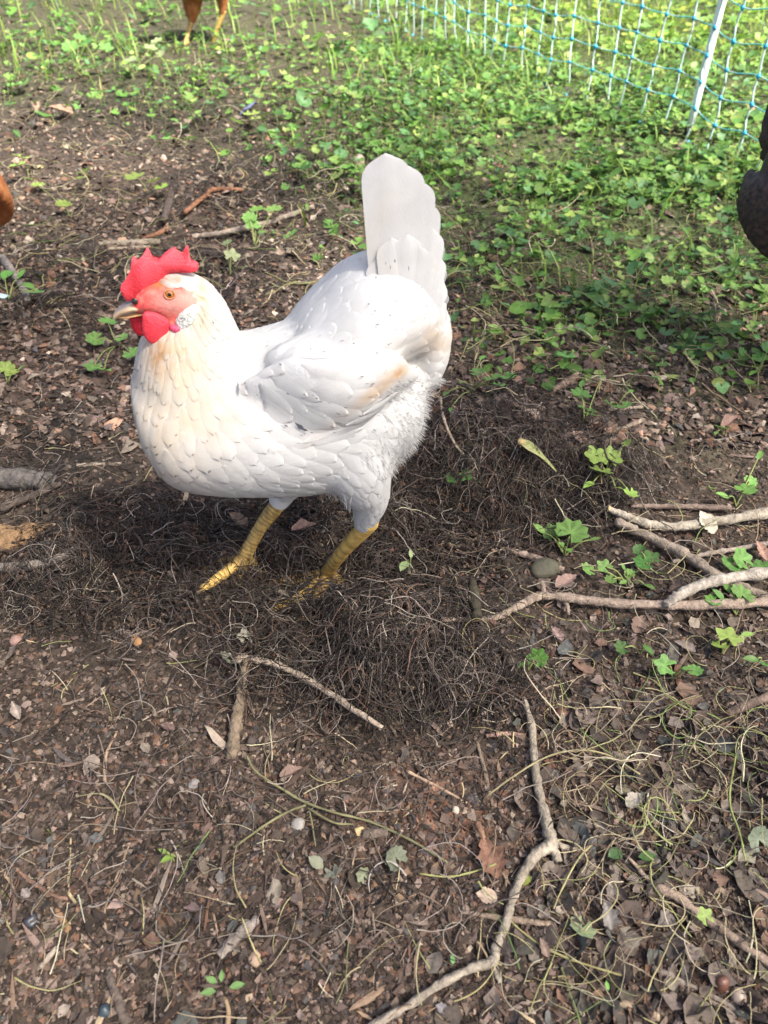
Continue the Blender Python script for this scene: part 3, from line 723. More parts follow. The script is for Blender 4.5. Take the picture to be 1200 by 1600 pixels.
def scr(n, x0=-450, x1=1650, y0=60, y1=1800, dz=0.0):
    px = rng.uniform(x0, x1, n); py = rng.uniform(y0, y1, n); return px, py, gp(px, py, dz)
def rand_rot(n, tilt=0.5):
    return rotz(rng.uniform(0, 2 * math.pi, n)) @ rotx(tilt * rng.standard_normal(n)) @ roty(tilt * rng.standard_normal(n))

lb = Batch()
# crumbs
px, py, P = scr(88000, y0=560); keep = rng.uniform(0, 1, len(px)) < 1 - 0.72 * root_amount(px, py)
P = P[keep]; n = len(P); sz = np.exp(rng.normal(math.log(.0024), .42, n)).clip(.001, .006)
for k in range(4):
    m = np.arange(n) % 4 == k; q = P[m]; q[:, 2] += sz[m] * .1
    scatter(lb, crumb_proto(4, 100 + k), q, rand_rot(m.sum(), .45), sz[m], pick(m.sum(), LITTER, [3, 1.5, 4, .5, 6, .7, .8, 1.2, .15], .3))
# chips
px, py, P = scr(27000, y0=430); w = 1 - 0.75 * root_amount(px, py); keep = rng.uniform(0, 1, len(px)) < w; P = P[keep]; n = len(P)
sz = np.exp(rng.normal(math.log(.0031), .45, n)).clip(.0014, .0105)
for k in range(5):
    m = np.arange(n) % 5 == k; q = P[m]; q[:, 2] += .0012
    asp = rng.uniform(.45, 1, m.sum()); S = np.stack([sz[m], sz[m] * asp, sz[m]], 1)
    scatter(lb, chip_proto(5, .16, .45, .22, 200 + k), q, rand_rot(m.sum(), .38), S, pick(m.sum(), LITTER, [4, 3.5, 3.5, 1.6, 3, .5, 1.0, .9, .45], .3))
# splinters
px, py, P = scr(2600, y0=300); n = len(P); ln = np.exp(rng.normal(math.log(.009), .5, n)).clip(.003, .03); P[:, 2] += .0025
scatter(lb, chip_proto(5, .5, .3, .1, 300, .9), P, rand_rot(n, .22), np.stack([ln, ln * rng.uniform(.08, .2, n), ln * .12], 1), pick(n, LITTER + [(.32, .25, .16), (.24, .17, .11)], LW + [.6, .8], .2))
# coarse crumbs farther back, and dark crumbs clogging the root mats
px, py, P = scr(34000, y0=90, y1=600); keep = rng.uniform(0, 1, len(px)) < 1 - .6 * green_amount(P[:, 0], P[:, 1]); P = P[keep]; n = len(P); sz = np.exp(rng.normal(math.log(.0042), .45, n)).clip(.0018, .012)
scatter(lb, crumb_proto(4, 410, .6), P, rand_rot(n, .5), sz, pick(n, LITTER, [3, 1.2, 4, .4, 6, .5, .6, 1.2, .1], .3))
for (cx, cy, sx, sy) in ROOTS[:6]:
    a_ = rng.uniform(0, 2 * math.pi, 2600); r_ = np.sqrt(rng.uniform(0, 1, 2600)) * 1.2; P = gp(cx + np.cos(a_) * r_ * sx, cy + np.sin(a_) * r_ * sy); P[:, 2] += rng.uniform(0, .009, len(P)); n = len(P)
    scatter(lb, crumb_proto(5, 420, .7), P, rand_rot(n, .6), np.exp(rng.normal(math.log(.0026), .45, n)), pick(n, LITTER, [1, .4, 3, .2, 8, .3, .4, 1, .1], .3))
# the same litter going on beside and behind the camera
n = 56000; x = rng.normal(0, 1.0, n).clip(-2.6, 2.8); y = rng.uniform(-.7, 1.5, n); P = np.stack([x, y, H(x, y) + .002], -1); qx, qy, qz = project(P); keep = ~((qz > .05) & (qx > -420) & (qx < 1620) & (qy < 1780)) & (rng.uniform(0, 1, n) < 1 - .8 * green_amount(x, y)); P = P[keep]; n = len(P)
sz = np.exp(rng.normal(math.log(.0042), .5, n)).clip(.002, .014)
scatter(lb, crumb_proto(4, 430, .3), P, rand_rot(n, .4), sz, pick(n, LITTER, LW, .3))
# crumbled litter farther back
px, py, P = scr(40000, y0=20, y1=700); x, y = P[:, 0], P[:, 1]; keep = rng.uniform(0, 1, len(px)) < (1 - 0.7 * green_amount(x, y)) * (1 - 0.5 * root_amount(px, py)); P = P[keep]; n = len(P)
sz = np.exp(rng.normal(math.log(.0068), .5, n)).clip(.003, .022); P[:, 2] += .003
for k in range(3):
    m = np.arange(n) % 3 == k
    S = np.stack([sz[m], sz[m] * rng.uniform(.4, 1, m.sum()), sz[m] * .8], 1)
    scatter(lb, crumb_proto(5, 400 + k, .22), P[m], rand_rot(m.sum(), .4), S, pick(m.sum(), LITTER + [(.26, .16, .11), (.30, .25, .2)], [3, 3, 3, 1.5, 3, .6, .8, 1.2, .5, .8, .6], .25))
attr_mat('litter', 0.82, 0.30, 120, 0.5, 500, 0.0, 0.3)
bobj('bark_mulch', lb, MATS['litter'], smooth=False, label='dark crumbled bark mulch and leaf litter covering the soil', cat='mulch', kind='stuff')

# small crumpled leaf fragments, thicker at the lower right
def frag_proto(seed, n=8):
    r = np.random.default_rng(seed); a = np.arange(n) * 2 * math.pi / n; rad = r.uniform(.5, 1, n)
    x = np.cos(a) * rad; y = np.sin(a) * rad * .75; z = .35 * (x * x) + .25 * r.standard_normal(n) * .6
    ix, iy = x * .5, y * .5; iz = .2 * ix * ix + .1 * r.standard_normal(n)
    V = np.vstack([np.stack([x, y, z], 1), np.stack([ix, iy, iz], 1), [[0, 0, 0]]]); F = []
    for i in range(n): j = (i + 1) % n; F += [(i, j, n + j), (i, n + j, n + i), (n + i, n + j, 2 * n)]
    return V, np.array(F)
fb_ = Batch()
px, py, P = scr(5200, y0=380); w = 0.07 + 0.93 * (smooth01((px - 700) / 250) * smooth01((py - 820) / 150)); w = w * (1 - .7 * root_amount(px, py)); keep = rng.uniform(0, 1, len(px)) < w; P = P[keep]; n = len(P)
P[:, 2] += .004; sz = np.exp(rng.normal(math.log(.0075), .4, n)).clip(.0035, .017)
for k in range(5):
    m = np.arange(n) % 5 == k
    scatter(fb_, frag_proto(500 + k), P[m], rand_rot(m.sum(), .45), sz[m], pick(m.sum(), [(.12, .096, .08), (.085, .066, .055), (.17, .138, .115), (.06, .053, .047), (.14, .09, .065), (.22, .19, .15), (.09, .094, .086)], [3, 3, 2, 2, 1.3, .8, .8], .2))
attr_mat('dead_leaf', 0.8, 0.30, 180, 0.4, 400, 0.12, 0.25)
bobj('leaf_litter', fb_, MATS['dead_leaf'], smooth=True, label='crumpled grey brown leaf fragments strewn over the mulch', cat='leaf litter', kind='stuff')

# ------------------------------------------------------------------ tangled rootlets and stringy stems
def strands(b, P0, length, curl, rad, cols, thick, m=10, flat=0.35, droop=True, taper=.5, heading=None):
    n = len(P0); ds = length / (m - 1); th = rng.uniform(0, 2 * math.pi, n) if heading is None else heading
    kap = curl * rng.standard_normal(n); z = rng.uniform(0, 1, n) ** 1.5 * thick; el = flat * rng.standard_normal(n)
    pts = np.empty((n, m, 3)); p = P0.copy(); off = z.copy()
    for i in range(m):
        pts[:, i, :2] = p[:, :2]; pts[:, i, 2] = H(p[:, 0], p[:, 1]) + np.maximum(off, .0006)
        th = th + kap * ds + rng.standard_normal(n) * 0.22 * (curl / 60.0); kap = kap + rng.standard_normal(n) * curl * 0.35
        el = el * .9 + rng.standard_normal(n) * flat * .35 - (0.05 * (off > thick))
        p[:, 0] += np.cos(th) * ds * np.cos(el); p[:, 1] += np.sin(th) * ds * np.cos(el); off = off + np.sin(el) * ds
        off = np.clip(off, 0, thick * 1.35)
    r = rad[:, None] * np.linspace(1, taper, m)[None] * (1 + .12 * rng.standard_normal((n, m)))
    V, F = tubes(pts, r, 3); C = np.repeat(cols, m * 3, 0); b.add(V, F, C)
def ell_pts(n, cx, cy, sx, sy):
    a = rng.uniform(0, 2 * math.pi, n); r = np.sqrt(rng.uniform(0, 1, n)) * (1 + .15 * rng.standard_normal(n)); return gp(cx + np.cos(a) * r * sx * 1.25, cy + np.sin(a) * r * sy * 1.25)
ROOTC = [(.026, .021, .018), (.048, .039, .033), (.085, .070, .060), (.19, .16, .135), (.013, .011, .010), (.10, .062, .044), (.30, .26, .22)]
RW = [3, 3, 2.4, 1.1, 2.6, 1.0, .45]
rb = Batch()
for (cx, cy, sx, sy), n, th_ in zip(ROOTS, (1500, 2300, 1500, 800, 900, 700, 600, 400, 260, 260, 260, 650, 300, 350, 450, 300, 200), (.022, .034, .03, .022, .018, .016, .03, .02, .03, .015, .03, .03, .018, .016, .022, .018, .02)):
    P = ell_pts(n, cx, cy, sx, sy); far = cy < 480
    for hh, (cu, l0_, l1_) in enumerate(((40, .025, .08), (14, .015, .055))):
      Ph = P[hh::2].copy(); n = len(Ph)
      strands(rb, Ph, rng.uniform(l0_, l1_, n) * (1.4 if far else 1), cu if not far else cu * .6, np.exp(rng.normal(math.log(.00046), .42, n)).clip(.00025, .0018) * (1.5 if far else 1), pick(n, ROOTC, RW, .2), th_)
P = ell_pts(420, 480, 938, 80, 26); n = len(P); strands(rb, P, rng.uniform(.02, .06, n), 30, np.exp(rng.normal(math.log(.0005), .4, n)), pick(n, ROOTC, RW, .2), .024)
px, py, P = scr(2700, y0=80, y1=1500, x0=-200, x1=1400); n = len(P)
strands(rb, P, rng.uniform(.02, .07, n), 30, np.exp(rng.normal(math.log(.0006), .3, n)), pick(n, ROOTC, [1, 2, 3, 2, 1, 1, 1], .2), .012)
attr_mat('rootlet', 0.8, 0.25, 90, 0.3, 600, 0.0, 0.25)
bobj('tangled_rootlets', rb, MATS['rootlet'], label='tangled mats of thin dry grey brown rootlets around the white hen', cat='roots', kind='stuff')

STEMC = [(.30, .27, .13), (.24, .25, .10), (.36, .31, .19), (.20, .15, .10), (.14, .20, .06), (.40, .36, .25)]
sb = Batch()
P = ell_pts(170, 1080, 1235, 165, 95); n = len(P); strands(sb, P, rng.uniform(.03, .11, n), 28, rng.uniform(.0003, .0009, n), pick(n, STEMC, [3, 2, 2, 4, 1, 1], .25), .03, 16)
P = ell_pts(80, 1010, 1480, 200, 110); n = len(P); strands(sb, P, rng.uniform(.03, .08, n), 26, rng.uniform(.0003, .0007, n), pick(n, STEMC, [2, 1, 3, 3, .4, 2], .15), .02, 16)
P = ell_pts(120, 950, 900, 260, 180); n = len(P); strands(sb, P, rng.uniform(.03, .09, n), 22, rng.uniform(.0005, .0009, n), pick(n, STEMC, [2, 1, 3, 3, 1, 2], .15), .025, 14)
P = ell_pts(800, 240, 220, 340, 200); n = len(P); strands(sb, P, rng.uniform(.03, .11, n), 22, rng.uniform(.0006, .0012, n), pick(n, STEMC, [3, 2, 3, 3, 1, 2], .15), .05, 12)
P = ell_pts(380, 850, 480, 330, 120); n = len(P); strands(sb, P, rng.uniform(.04, .12, n), 16, rng.uniform(.0008, .0013, n), pick(n, STEMC, [3, 2, 3, 3, 1, 2], .15), .045, 12)
px, py, P = scr(520, y0=420, y1=1650, x0=-100, x1=1300); n = len(P); strands(sb, P, rng.uniform(.015, .055, n), 18, rng.uniform(.0004, .0009, n), pick(n, STEMC, [2, .6, 3, 4, .2, 2], .2), .014, 12)
attr_mat('stem', 0.7, 0.2, 80, 0.2, 400, 0.1, 0.3)
bobj('withered_stems', sb, MATS['stem'], label='pale withered stringy stems lying loose over the ground', cat='dead stems', kind='stuff')

# ------------------------------------------------------------------ low green plants
def lobed_leaf(n, lobes, depth, notch, seed, cup=.15, wav=.06):
    """round scalloped leaf, stalk end at the origin, blade along +y"""
    r = np.random.default_rng(seed); a = np.linspace(-math.pi + notch, math.pi - notch, n)      # angle from +y
    rad = (1 + depth * np.cos(a * lobes)) * (0.82 + 0.18 * np.cos(a * .5)) * (1 + .04 * r.standard_normal(n))
    def ringp(k): x = np.sin(a) * rad * k; y = np.cos(a) * rad * k; z = cup * k * k * (1 + .3 * np.cos(2 * a)) + wav * k * np.cos(a * lobes); return np.stack([x, y + .35, z], 1)
    V = np.vstack([ringp(1.0), ringp(.55), [[0, .35, 0]]]); F = []
    for i in range(n - 1): F += [(i, i + 1, n + i + 1), (i, n + i + 1, n + i), (n + i, n + i + 1, 2 * n)]
    sh = np.concatenate([np.full(n, 1.05), np.full(n, 1.0), [1.25]]) * np.concatenate([1 + .10 * np.cos(a * lobes), 1 + .14 * np.cos(a * lobes), [1]])
    return (V, np.array(F)), sh
def oval_leaf(seed, w=.38, bend=.35):
    y = np.array([0, .25, .5, .75, 1.0]) * 1.6; h = np.array([.1, .85, 1, .7, .05]) * w; z = bend * .4 * (y / 1.6) * (1 - (y / 1.6)) * 2 - .1 * (y / 1.6) ** 2
    V = []
    for i in range(5): V += [(-h[i], y[i], z[i] + .10 * h[i]), (0, y[i], z[i] - .06), (h[i], y[i], z[i] + .10 * h[i])]
    F = []
    for i in range(4):
        for j in range(2): a = i * 3 + j; F += [(a, a + 1, a + 4), (a, a + 4, a + 3)]
    return (np.array(V), np.array(F)), np.tile([1, 1.2, 1], 5)
LEAF_HI = [lobed_leaf(31, 9, .07, .45, 1), lobed_leaf(31, 7, .10, .35, 2), lobed_leaf(27, 5, .20, .5, 3, .1), oval_leaf(4), lobed_leaf(31, 11, .06, .55, 5, .3)]
LEAF_LO = [lobed_leaf(8, 4, .12, .4, 11), lobed_leaf(7, 3, .22, .5, 12), oval_leaf(13), lobed_leaf(7, 3, .1, .3, 14, .3)]
GREENS = [(.085, .185, .038), (.115, .225, .045), (.06, .135, .036), (.15, .255, .06), (.19, .28, .065), (.085, .19, .07), (.22, .28, .08)]
GW = [3, 3, 2, 2, 1, 2, .5]
attr_mat('leaf', 0.5, 0.18, 130, 0.25, 300, 0.38, 0.35)
attr_mat('stalk', 0.6, 0.15, 80, 0.0, 1, 0.15, 0.3)

gb = Batch(); gs = Batch()
def cover(nc, y0, y1, protos, size, hgt, stalk=True, near=True, halfw=1.3):
    y = rng.uniform(y0 ** .5, y1 ** .5, nc) ** 2 if y1 < 6 else rng.uniform(y0, y1, nc); x = rng.uniform(-1, 1, nc) * (halfw + .62 * y)
    g = green_amount(x, y); clump = smooth01((fbm(x * 5, y * 5, 131, 3) + .22) * 3.2); k = rng.uniform(0, 1, nc) < g * (.14 + .86 * clump); x, y = x[k], y[k]; n = len(x)
    z = H(x, y); h_ = hgt * rng.uniform(.25, 1.15, n); sz = size * np.exp(.30 * rng.standard_normal(n)); az = rng.uniform(0, 2 * math.pi, n); lean = rng.uniform(.0, .9, n)
    top = np.stack([x + .4 * h_ * np.cos(az), y + .4 * h_ * np.sin(az), z + h_], 1)
    if stalk:
        x_, y_, top_ = x, y, top; hf = rng.uniform(0, 1, n) < .6; x, y, z, top, h_ = x[hf], y[hf], z[hf], top[hf], h_[hf]; n_ = n; n = len(x)
        base = np.stack([x, y, z], 1); mid = .5 * (base + top) + np.stack([np.zeros(n), np.zeros(n), .15 * h_], 1)
        V, F = tubes(np.stack([base, mid, top], 1), np.array([.0011, .0009, .0007])[None] * np.ones((n, 1)), 3); gs.add(V, F, np.repeat(pick(n, [(.16, .22, .06), (.22, .24, .10), (.12, .17, .05)], None, .15), 9, 0)); x, y, top, n = x_, y_, top_, n_
    Rm = rotz(az - math.pi / 2) @ rotx(-lean + .35) @ roty(.35 * rng.standard_normal(n))
    col = pick(n, GREENS, GW, .18); col = col * (1 + np.outer(smooth01((y - 2.9) / 1.0) * smooth01((x - .2) / .8), [.75, .45, .1]))  # leaves beyond the fence at right lightened and yellowed: sunlight put into their colour
    for q in range(len(protos)):
        m = rng.integers(0, len(protos), n) == q if False else (np.arange(n) % len(protos) == q)
        (pv, pf), sh = protos[q]; scatter(gb, (pv, pf), top[m], Rm[m], sz[m], col[m], sh)
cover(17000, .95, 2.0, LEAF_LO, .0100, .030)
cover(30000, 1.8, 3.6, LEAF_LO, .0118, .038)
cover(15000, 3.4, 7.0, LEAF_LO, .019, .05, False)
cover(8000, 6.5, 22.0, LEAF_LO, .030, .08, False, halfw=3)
# fresh grass among the leaves near and beyond the fence
n0 = 14000; y = rng.uniform(1.2, 9, n0); x = rng.uniform(-1, 1, n0) * (1 + .62 * y); k = rng.uniform(0, 1, n0) < green_amount(x, y) * (.25 + .75 * smooth01((y - 2.3) / 1.2)); x, y = x[k], y[k]; n = len(x)
az = rng.uniform(0, 2 * math.pi, n); ln = rng.uniform(.05, .12, n) * (1 + .08 * y); tt = np.array([0, .4, .75, 1.0]); bendv = rng.uniform(.3, .9, n)
cen = np.stack([x[:, None] + np.cos(az)[:, None] * bendv[:, None] * ln[:, None] * tt[None] ** 2, y[:, None] + np.sin(az)[:, None] * bendv[:, None] * ln[:, None] * tt[None] ** 2, H(x, y)[:, None] + ln[:, None] * (tt - .35 * bendv[:, None] * tt ** 2)], -1)
wd = (rng.uniform(.0012, .0024, n)[:, None] * (1 + .1 * y)[:, None]) * np.array([1, .9, .6, .08])[None]; sv = np.stack([-np.sin(az), np.cos(az), 0 * az], 1)
V = np.stack([cen - sv[:, None] * wd[..., None], cen + sv[:, None] * wd[..., None]], 2).reshape(-1, 3)
f = np.array([(2 * i, 2 * i + 1, 2 * i + 3) for i in range(3)] + [(2 * i, 2 * i + 3, 2 * i + 2) for i in range(3)]); F = (f[None] + (np.arange(n) * 8)[:, None, None]).reshape(-1, 3)
gr = Batch(); gr.add(V, F, np.repeat(pick(n, [(.14, .25, .03), (.19, .29, .05), (.26, .31, .08), (.10, .18, .03)], [3, 3, 1, 2], .15), 8, 0))
bobj('ground_cover', gb, MATS['leaf'], label='thick low carpet of small round green leaves towards the net fence', cat='ground cover', kind='stuff')
bobj('ground_cover_stalks', gs, MATS['stalk'], label='thin pale green stalks under the small round leaves', cat='stalks', kind='stuff')
bobj('grass', gr, MATS['leaf'], label='fresh bright grass blades growing around and beyond the net fence', cat='grass', kind='stuff')
# ------------------------------------------------------------------ a tree added outside the picture so that its crown shades the hen
def shade_tree():
    rng = np.random.default_rng(21)
    tgt = np.array([-0.2, 0.7, 0.0]); cen = tgt + SUN_DIR * 7.2
    base = np.array([cen[0] + 1.6, cen[1] - 0.9, 0.0])
    root = empty('tree', base, 'broad leafy tree added out of view, whose crown shades the hen', 'tree')
    tb = Batch(); pts = np.array([[0, 0, -.15], [-.05, -.05, 1.2], [-.25, -.3, 2.6], cen - base + [.5, .6, -1.2], cen - base])
    V, F = tubes(catmull(pts, 24)[None], np.linspace(.20, .05, 24)[None], 12); tb.add(V, F, (.12, .095, .075))
    for k in range(16):
        a = rng.uniform(0, 2 * math.pi); st = catmull(pts, 24)[rng.integers(12, 23)]; e = cen - base + np.array([math.cos(a) * 1.9, math.sin(a) * 1.9, rng.uniform(-.5, .7)])
        V, F = tubes(catmull([st, .5 * (st + e) + [0, 0, .25], e], 10)[None], np.linspace(.05, .012, 10)[None], 7); tb.add(V, F, (.12, .095, .075))
    bobj('trunk', tb, attr_mat('tree_bark', .9, .3, 12, .8, 30), root)
    n = 900; d = rng.standard_normal((n, 3)); d /= np.linalg.norm(d, axis=1, keepdims=True); r = rng.uniform(0.05, 1, n) ** .55
    P = d * r[:, None] * np.array([2.0, 1.9, 1.0]); P = P + (cen - base)
    cl = fbm(P[:, 0] * 1.7 + 9, P[:, 1] * 1.7 + P[:, 2], 301, 3); P = P[cl > -.3]; n = len(P)
    cb = Batch(); (pv, pf), sh = oval_leaf(5, .42); Rm = rotz(rng.uniform(0, 6.28, n)) @ rotx(.6 * rng.standard_normal(n)) @ roty(.6 * rng.standard_normal(n)); scatter(cb, (pv, pf), P, Rm, rng.uniform(.07, .13, n), pick(n, GREENS, GW, .1), sh)
    bobj('crown', cb, MATS['leaf'], root)
    return root
shade_tree()

# ------------------------------------------------------------------ net fence
def net_fence():
    A = np.array([0.856, 2.235, 0]); dl = np.array([0.04 - 0.856, 4.11 - 2.235, 0]); dl /= np.linalg.norm(dl); dr = np.array([0.27, -0.96, 0]); dr /= np.linalg.norm(dr)
    root = empty('net_fence', A + [0, 0, float(H(A[0], A[1]))], 'white and blue plastic net fence with one white post across the green back', 'fence')
    rp = np.array(root.location)
    step = 0.1005; rows = [0.0, .066, .130, .192, .254, .325, .41, .51]
    nl, nr = 27, 7
    def at(i, z):
        s = i * step
        p = A + (dl * s if s >= 0 else dr * -s); sag = .012 * math.sin(s * 3.1 + 1) + .004 * math.sin(i * 2.3)
        zz = z + (0.010 + .021 * max(s, 0) + sag) * (z > 0)
        sway = np.array([dl[1], -dl[0], 0]) * (.010 * math.sin(i * 1.7) - .012 * (z / .5)) + dl * (.016 * math.sin(i * .9 + z * 9) * .6 - .05 * (z - .2) * .35)
        q = p + sway; q[2] = float(H(p[0], p[1])) + zz; return q
    Wt, Tl, Bl = (.52, .68, .66), (.10, .42, .45), (.02, .32, .54)
    mt = attr_mat('net_plastic', .45, .08, 60, 0, 1, 0, .4)
    for r_, z in enumerate(rows):
        if z == 0: continue
        P = np.array([at(i, z) for i in range(-nr, nl)]); P = catmull(P, len(P) * 4); P[:, 2] += .0015 * np.sin(np.arange(len(P)) * 1.57)
        b = Batch(); V, F = tubes((P - rp)[None], np.full((1, len(P)), .0014), 5); cc = np.tile(Tl, (len(V), 1)); cc[(np.arange(len(V)) // 5) % 4 == 0] = (.45, .60, .60); b.add(V, F, cc); bobj('line', b, mt, root)
    for i in range(-nr, nl):
        K = [at(i, z) for z in rows]; K[0] = K[0] + dl * rng.uniform(.0, .03) + np.array([dl[1], -dl[0], 0]) * rng.uniform(-.01, .025)
        pts = []
        for a, c in zip(K[:-1], K[1:]): pts += [a, .5 * (a + c) + dl * rng.uniform(-.006, .006) + [0, 0, 0]]
        P = catmull(np.array(pts + [K[-1]]), 36); b = Batch(); V, F = tubes((P - rp)[None], np.full((1, 36), .0026), 5); b.add(V, F, Wt); bobj('strut', b, mt, root)
    kb = uv_ball((0, 0, 0), (0, 0, 1), .0054, 1.25, Bl, None, 6, 8); V, F, C = kb.arrays(); kme = mesh_from('knot', V, F, C)
    for i in range(-nr, nl):
        for z in rows:
            o = link('knot', kme, mt, root); o.location = tuple(at(i, z) - rp); o.rotation_euler = (rng.uniform(-.4, .4), rng.uniform(-.4, .4), rng.uniform(0, 3)); s = rng.uniform(.85, 1.15); o.scale = (s, s, s)
    pb = np.array([0.866, 2.285, 0]); pb[2] = float(H(pb[0], pb[1])); top = pb + np.array([-.008, -.03, 1.05])
    b = Batch(); V, F = tubes(np.linspace(pb + [0, 0, .02], top, 12)[None] - rp, np.full((1, 12), .0105), 14, True); b.add(V, F, (.80, .82, .82)); bobj('post', b, attr_mat('post_plastic', .4, .05, 30, .05, 100), root)
    b = Batch(); V, F = tubes(np.array([pb + [0, 0, -.10], pb + [0, 0, -.02], pb + [0, 0, .012], pb + [0, 0, .035]])[None] - rp, np.array([[.003, .009, .0125, .0122]]), 14, True); b.add(V, F, (.02, .02, .02)); bobj('post_spike', b, attr_mat('black_plastic', .5, .1, 60, .1, 200), root)
net_fence()

# ------------------------------------------------------------------ the other hens
def copy_tree(o, parent, remap):
    c = o.copy(); COL.objects.link(c); c.parent = parent
    if o.type == 'MESH' and o.data.materials and o.data.materials[0].name in remap:
        c.material_slots[0].link = 'OBJECT'; c.material_slots[0].material = remap[o.data.materials[0].name]
    for ch in list(o.children): copy_tree(ch, c, remap)
    return c
def plain_plumage(name, a, b_, scale, rough=.75):
    m = bpy.data.materials.new(name); m.use_nodes = True; t = m.node_tree; p = t.nodes['Principled BSDF']; p.inputs['Roughness'].default_value = rough; p.inputs['Specular IOR Level'].default_value = .25
    tc = t.nodes.new('ShaderNodeTexCoord'); n = t.nodes.new('ShaderNodeTexNoise'); n.inputs['Scale'].default_value = scale; n.inputs['Detail'].default_value = 5
    r = t.nodes.new('ShaderNodeValToRGB'); r.color_ramp.elements[0].position = .42; r.color_ramp.elements[1].position = .66; r.color_ramp.elements[0].color = (*a, 1); r.color_ramp.elements[1].color = (*b_, 1)
    t.links.new(tc.outputs['Object'], n.inputs['Vector']); t.links.new(n.outputs['Fac'], r.inputs['Fac']); t.links.new(r.outputs['Color'], p.inputs['Base Color']); return m
BROWN = plain_plumage('russet_plumage', (.26, .085, .028), (.40, .17, .065), 70); DARK = plain_plumage('dark_plumage', (.036, .031, .029), (.095, .060, .044), 160, .6)
def other_hen(loc, rz, mat, label, scale=1.0):
    c = copy_tree(HEN, None, {'white_plumage': mat, 'white_feather': mat})
    for ch in list(c.children):
        if ch.name.startswith('flecks') or ch.name.startswith('down'): bpy.data.objects.remove(ch)
    c.location = (loc[0], loc[1], float(H(loc[0], loc[1])) + loc[2]); c.rotation_euler = (0, 0, rz); c.scale = (scale,) * 3; c['label'] = label
    return c
other_hen((.682, 1.04, .0), R(300), DARK, 'dark brown and black hen cut off by the edge near the fence', 1.1)
other_hen((-.734, 1.18, .0), R(140), BROWN, 'russet hen of which only a rounded flank shows, level with the comb', 1.1)
q = gp(312, 68); other_hen((q[0], q[1], -.034), R(222), BROWN, 'russet hen with a yellow foot walking at the far top edge', 1.12)

# ------------------------------------------------------------------ sticks and branches
attr_mat('bark', 0.9, 0.45, 150, 1.0, 420, 0.0, 0.15)
def stick_part(rows, col, sides=10, knots=.11, rough=.09, seed=0, n=None, lift=0.0, endcol=None):
    """rows: px, py, radius px [, extra height m] -> batch in world space"""
    r_ = np.random.default_rng(seed); A = np.array([list(a) + [0.0] * (4 - len(a)) for a in rows], float)
    G = gp(A[:, 0], A[:, 1]); dep = project(G)[2]; rad = 0.9 * A[:, 2] / FPX * dep
    zz = np.maximum(G[:, 2], 0.3 * G[:, 2] + 0.7 * G[:, 2].mean()) + rad * .75 + A[:, 3] + lift
    # keep each point on its sight line at its own height
    d = ray(A[:, 0], A[:, 1]); t = (zz - CAM_H) / d[:, 2]; P = CAMP + d * t[:, None]
    n = n or max(8, int(3 * len(A) + np.linalg.norm(np.diff(P, axis=0), axis=1).sum() / .008))
    Q = catmull(np.hstack([P, rad[:, None]]), n); C = Q[:, :3]; rr = np.maximum(Q[:, 3], .0004)
    wob = np.cumsum(r_.standard_normal((n, 3)), 0); wob -= np.linspace(0, 1, n)[:, None] * wob[-1]; C = C + wob * rr.mean() * .05
    V, F = tubes(C[None], (rr * (1 + knots * r_.standard_normal(n)))[None], sides, True)
    V = V + r_.standard_normal(V.shape) * rr.mean() * rough
    cc = 0.84 * np.array(col)[None] * (1 + .16 * np.repeat(np.convolve(r_.standard_normal(n + 4), np.ones(5) / 3, 'valid')[:n], sides)[:, None]) * (1 + .06 * r_.standard_normal((len(V), 1)))
    if endcol is not None: cc[:sides * 2] = endcol
    b = Batch(); b.add(V, F, cc); return b, C[0]
def stick(name, rows, col, label, cat='stick', group=None, mat='bark', twigs=(), **kw):
    b, base = stick_part(rows, col, seed=int(abs(hash((rows[0][0], rows[0][1], len(rows)))) % 99999), **kw)
    if not twigs: return bobj(name, b, MATS[mat], origin=base, label=label, cat=cat, group=group)
    root = empty(name, base, label, cat, group)
    bobj('stem', b, MATS[mat], root, origin=base)
    for k, tw in enumerate(twigs):
        tb, _ = stick_part(tw, col, seed=k + 5, **kw); bobj('twig', tb, MATS[mat], root, origin=base)
    return root
GREY = (.30, .26, .205); TAN = (.26, .20, .15); PALE = (.34, .30, .26); DK = (.10, .08, .068); RED = (.22, .11, .065); STRAW = (.42, .34, .20)
stick('forked_branch', [(818, 1090, 4), (830, 1135, 6), (836, 1200, 7.5), (846, 1255, 8.5), (858, 1295, 9.5), (862, 1320, 11), (838, 1335, 9), (815, 1367, 8), (800, 1405, 7.5), (788, 1445, 7.5), (774, 1480, 8), (768, 1500, 9), (735, 1512, 7), (690, 1536, 7), (640, 1570, 7), (575, 1606, 7)], GREY,
      'long crooked pale grey forked branch zigzagging down to the bottom edge', 'branch', lift=.004, twigs=[[(768, 1498, 7), (774, 1515, 6), (781, 1536, 4)], [(864, 1318, 8), (885, 1325, 5), (908, 1328, 3)], [(864, 1322, 9), (868, 1335, 8), (873, 1347, 6)]])
stick('branch', [(980, 1338, 2.5), (1018, 1380, 4), (1030, 1388, 8), (1062, 1405, 8.5), (1110, 1440, 8), (1160, 1476, 8.5), (1215, 1515, 9)], (.29, .22, .17), 'brown stick slanting to the lower right edge with a small fresh leaf on it', 'branch', lift=.004)
stick('stick', [(720, 1425, 4), (790, 1435, 5), (860, 1444, 5)], TAN, 'short straight tan stick crossing under the forked branch')
stick('stick', [(368, 1032, 7), (384, 1029, 6.5), (420, 1035, 5.5), (460, 1050, 5.5), (520, 1085, 5.5), (560, 1112, 5), (597, 1138, 4.5)], (.33, .27, .21), 'curved grey stick arching out of the roots below the hen', lift=.012)
stick('stake', [(384, 1030, 6, .012), (376, 1090, 9, .006), (368, 1140, 11), (361, 1186, 9, -.004)], (.20, .155, .11), 'short split woody stake leaning down from the curved grey stick', 'stick')
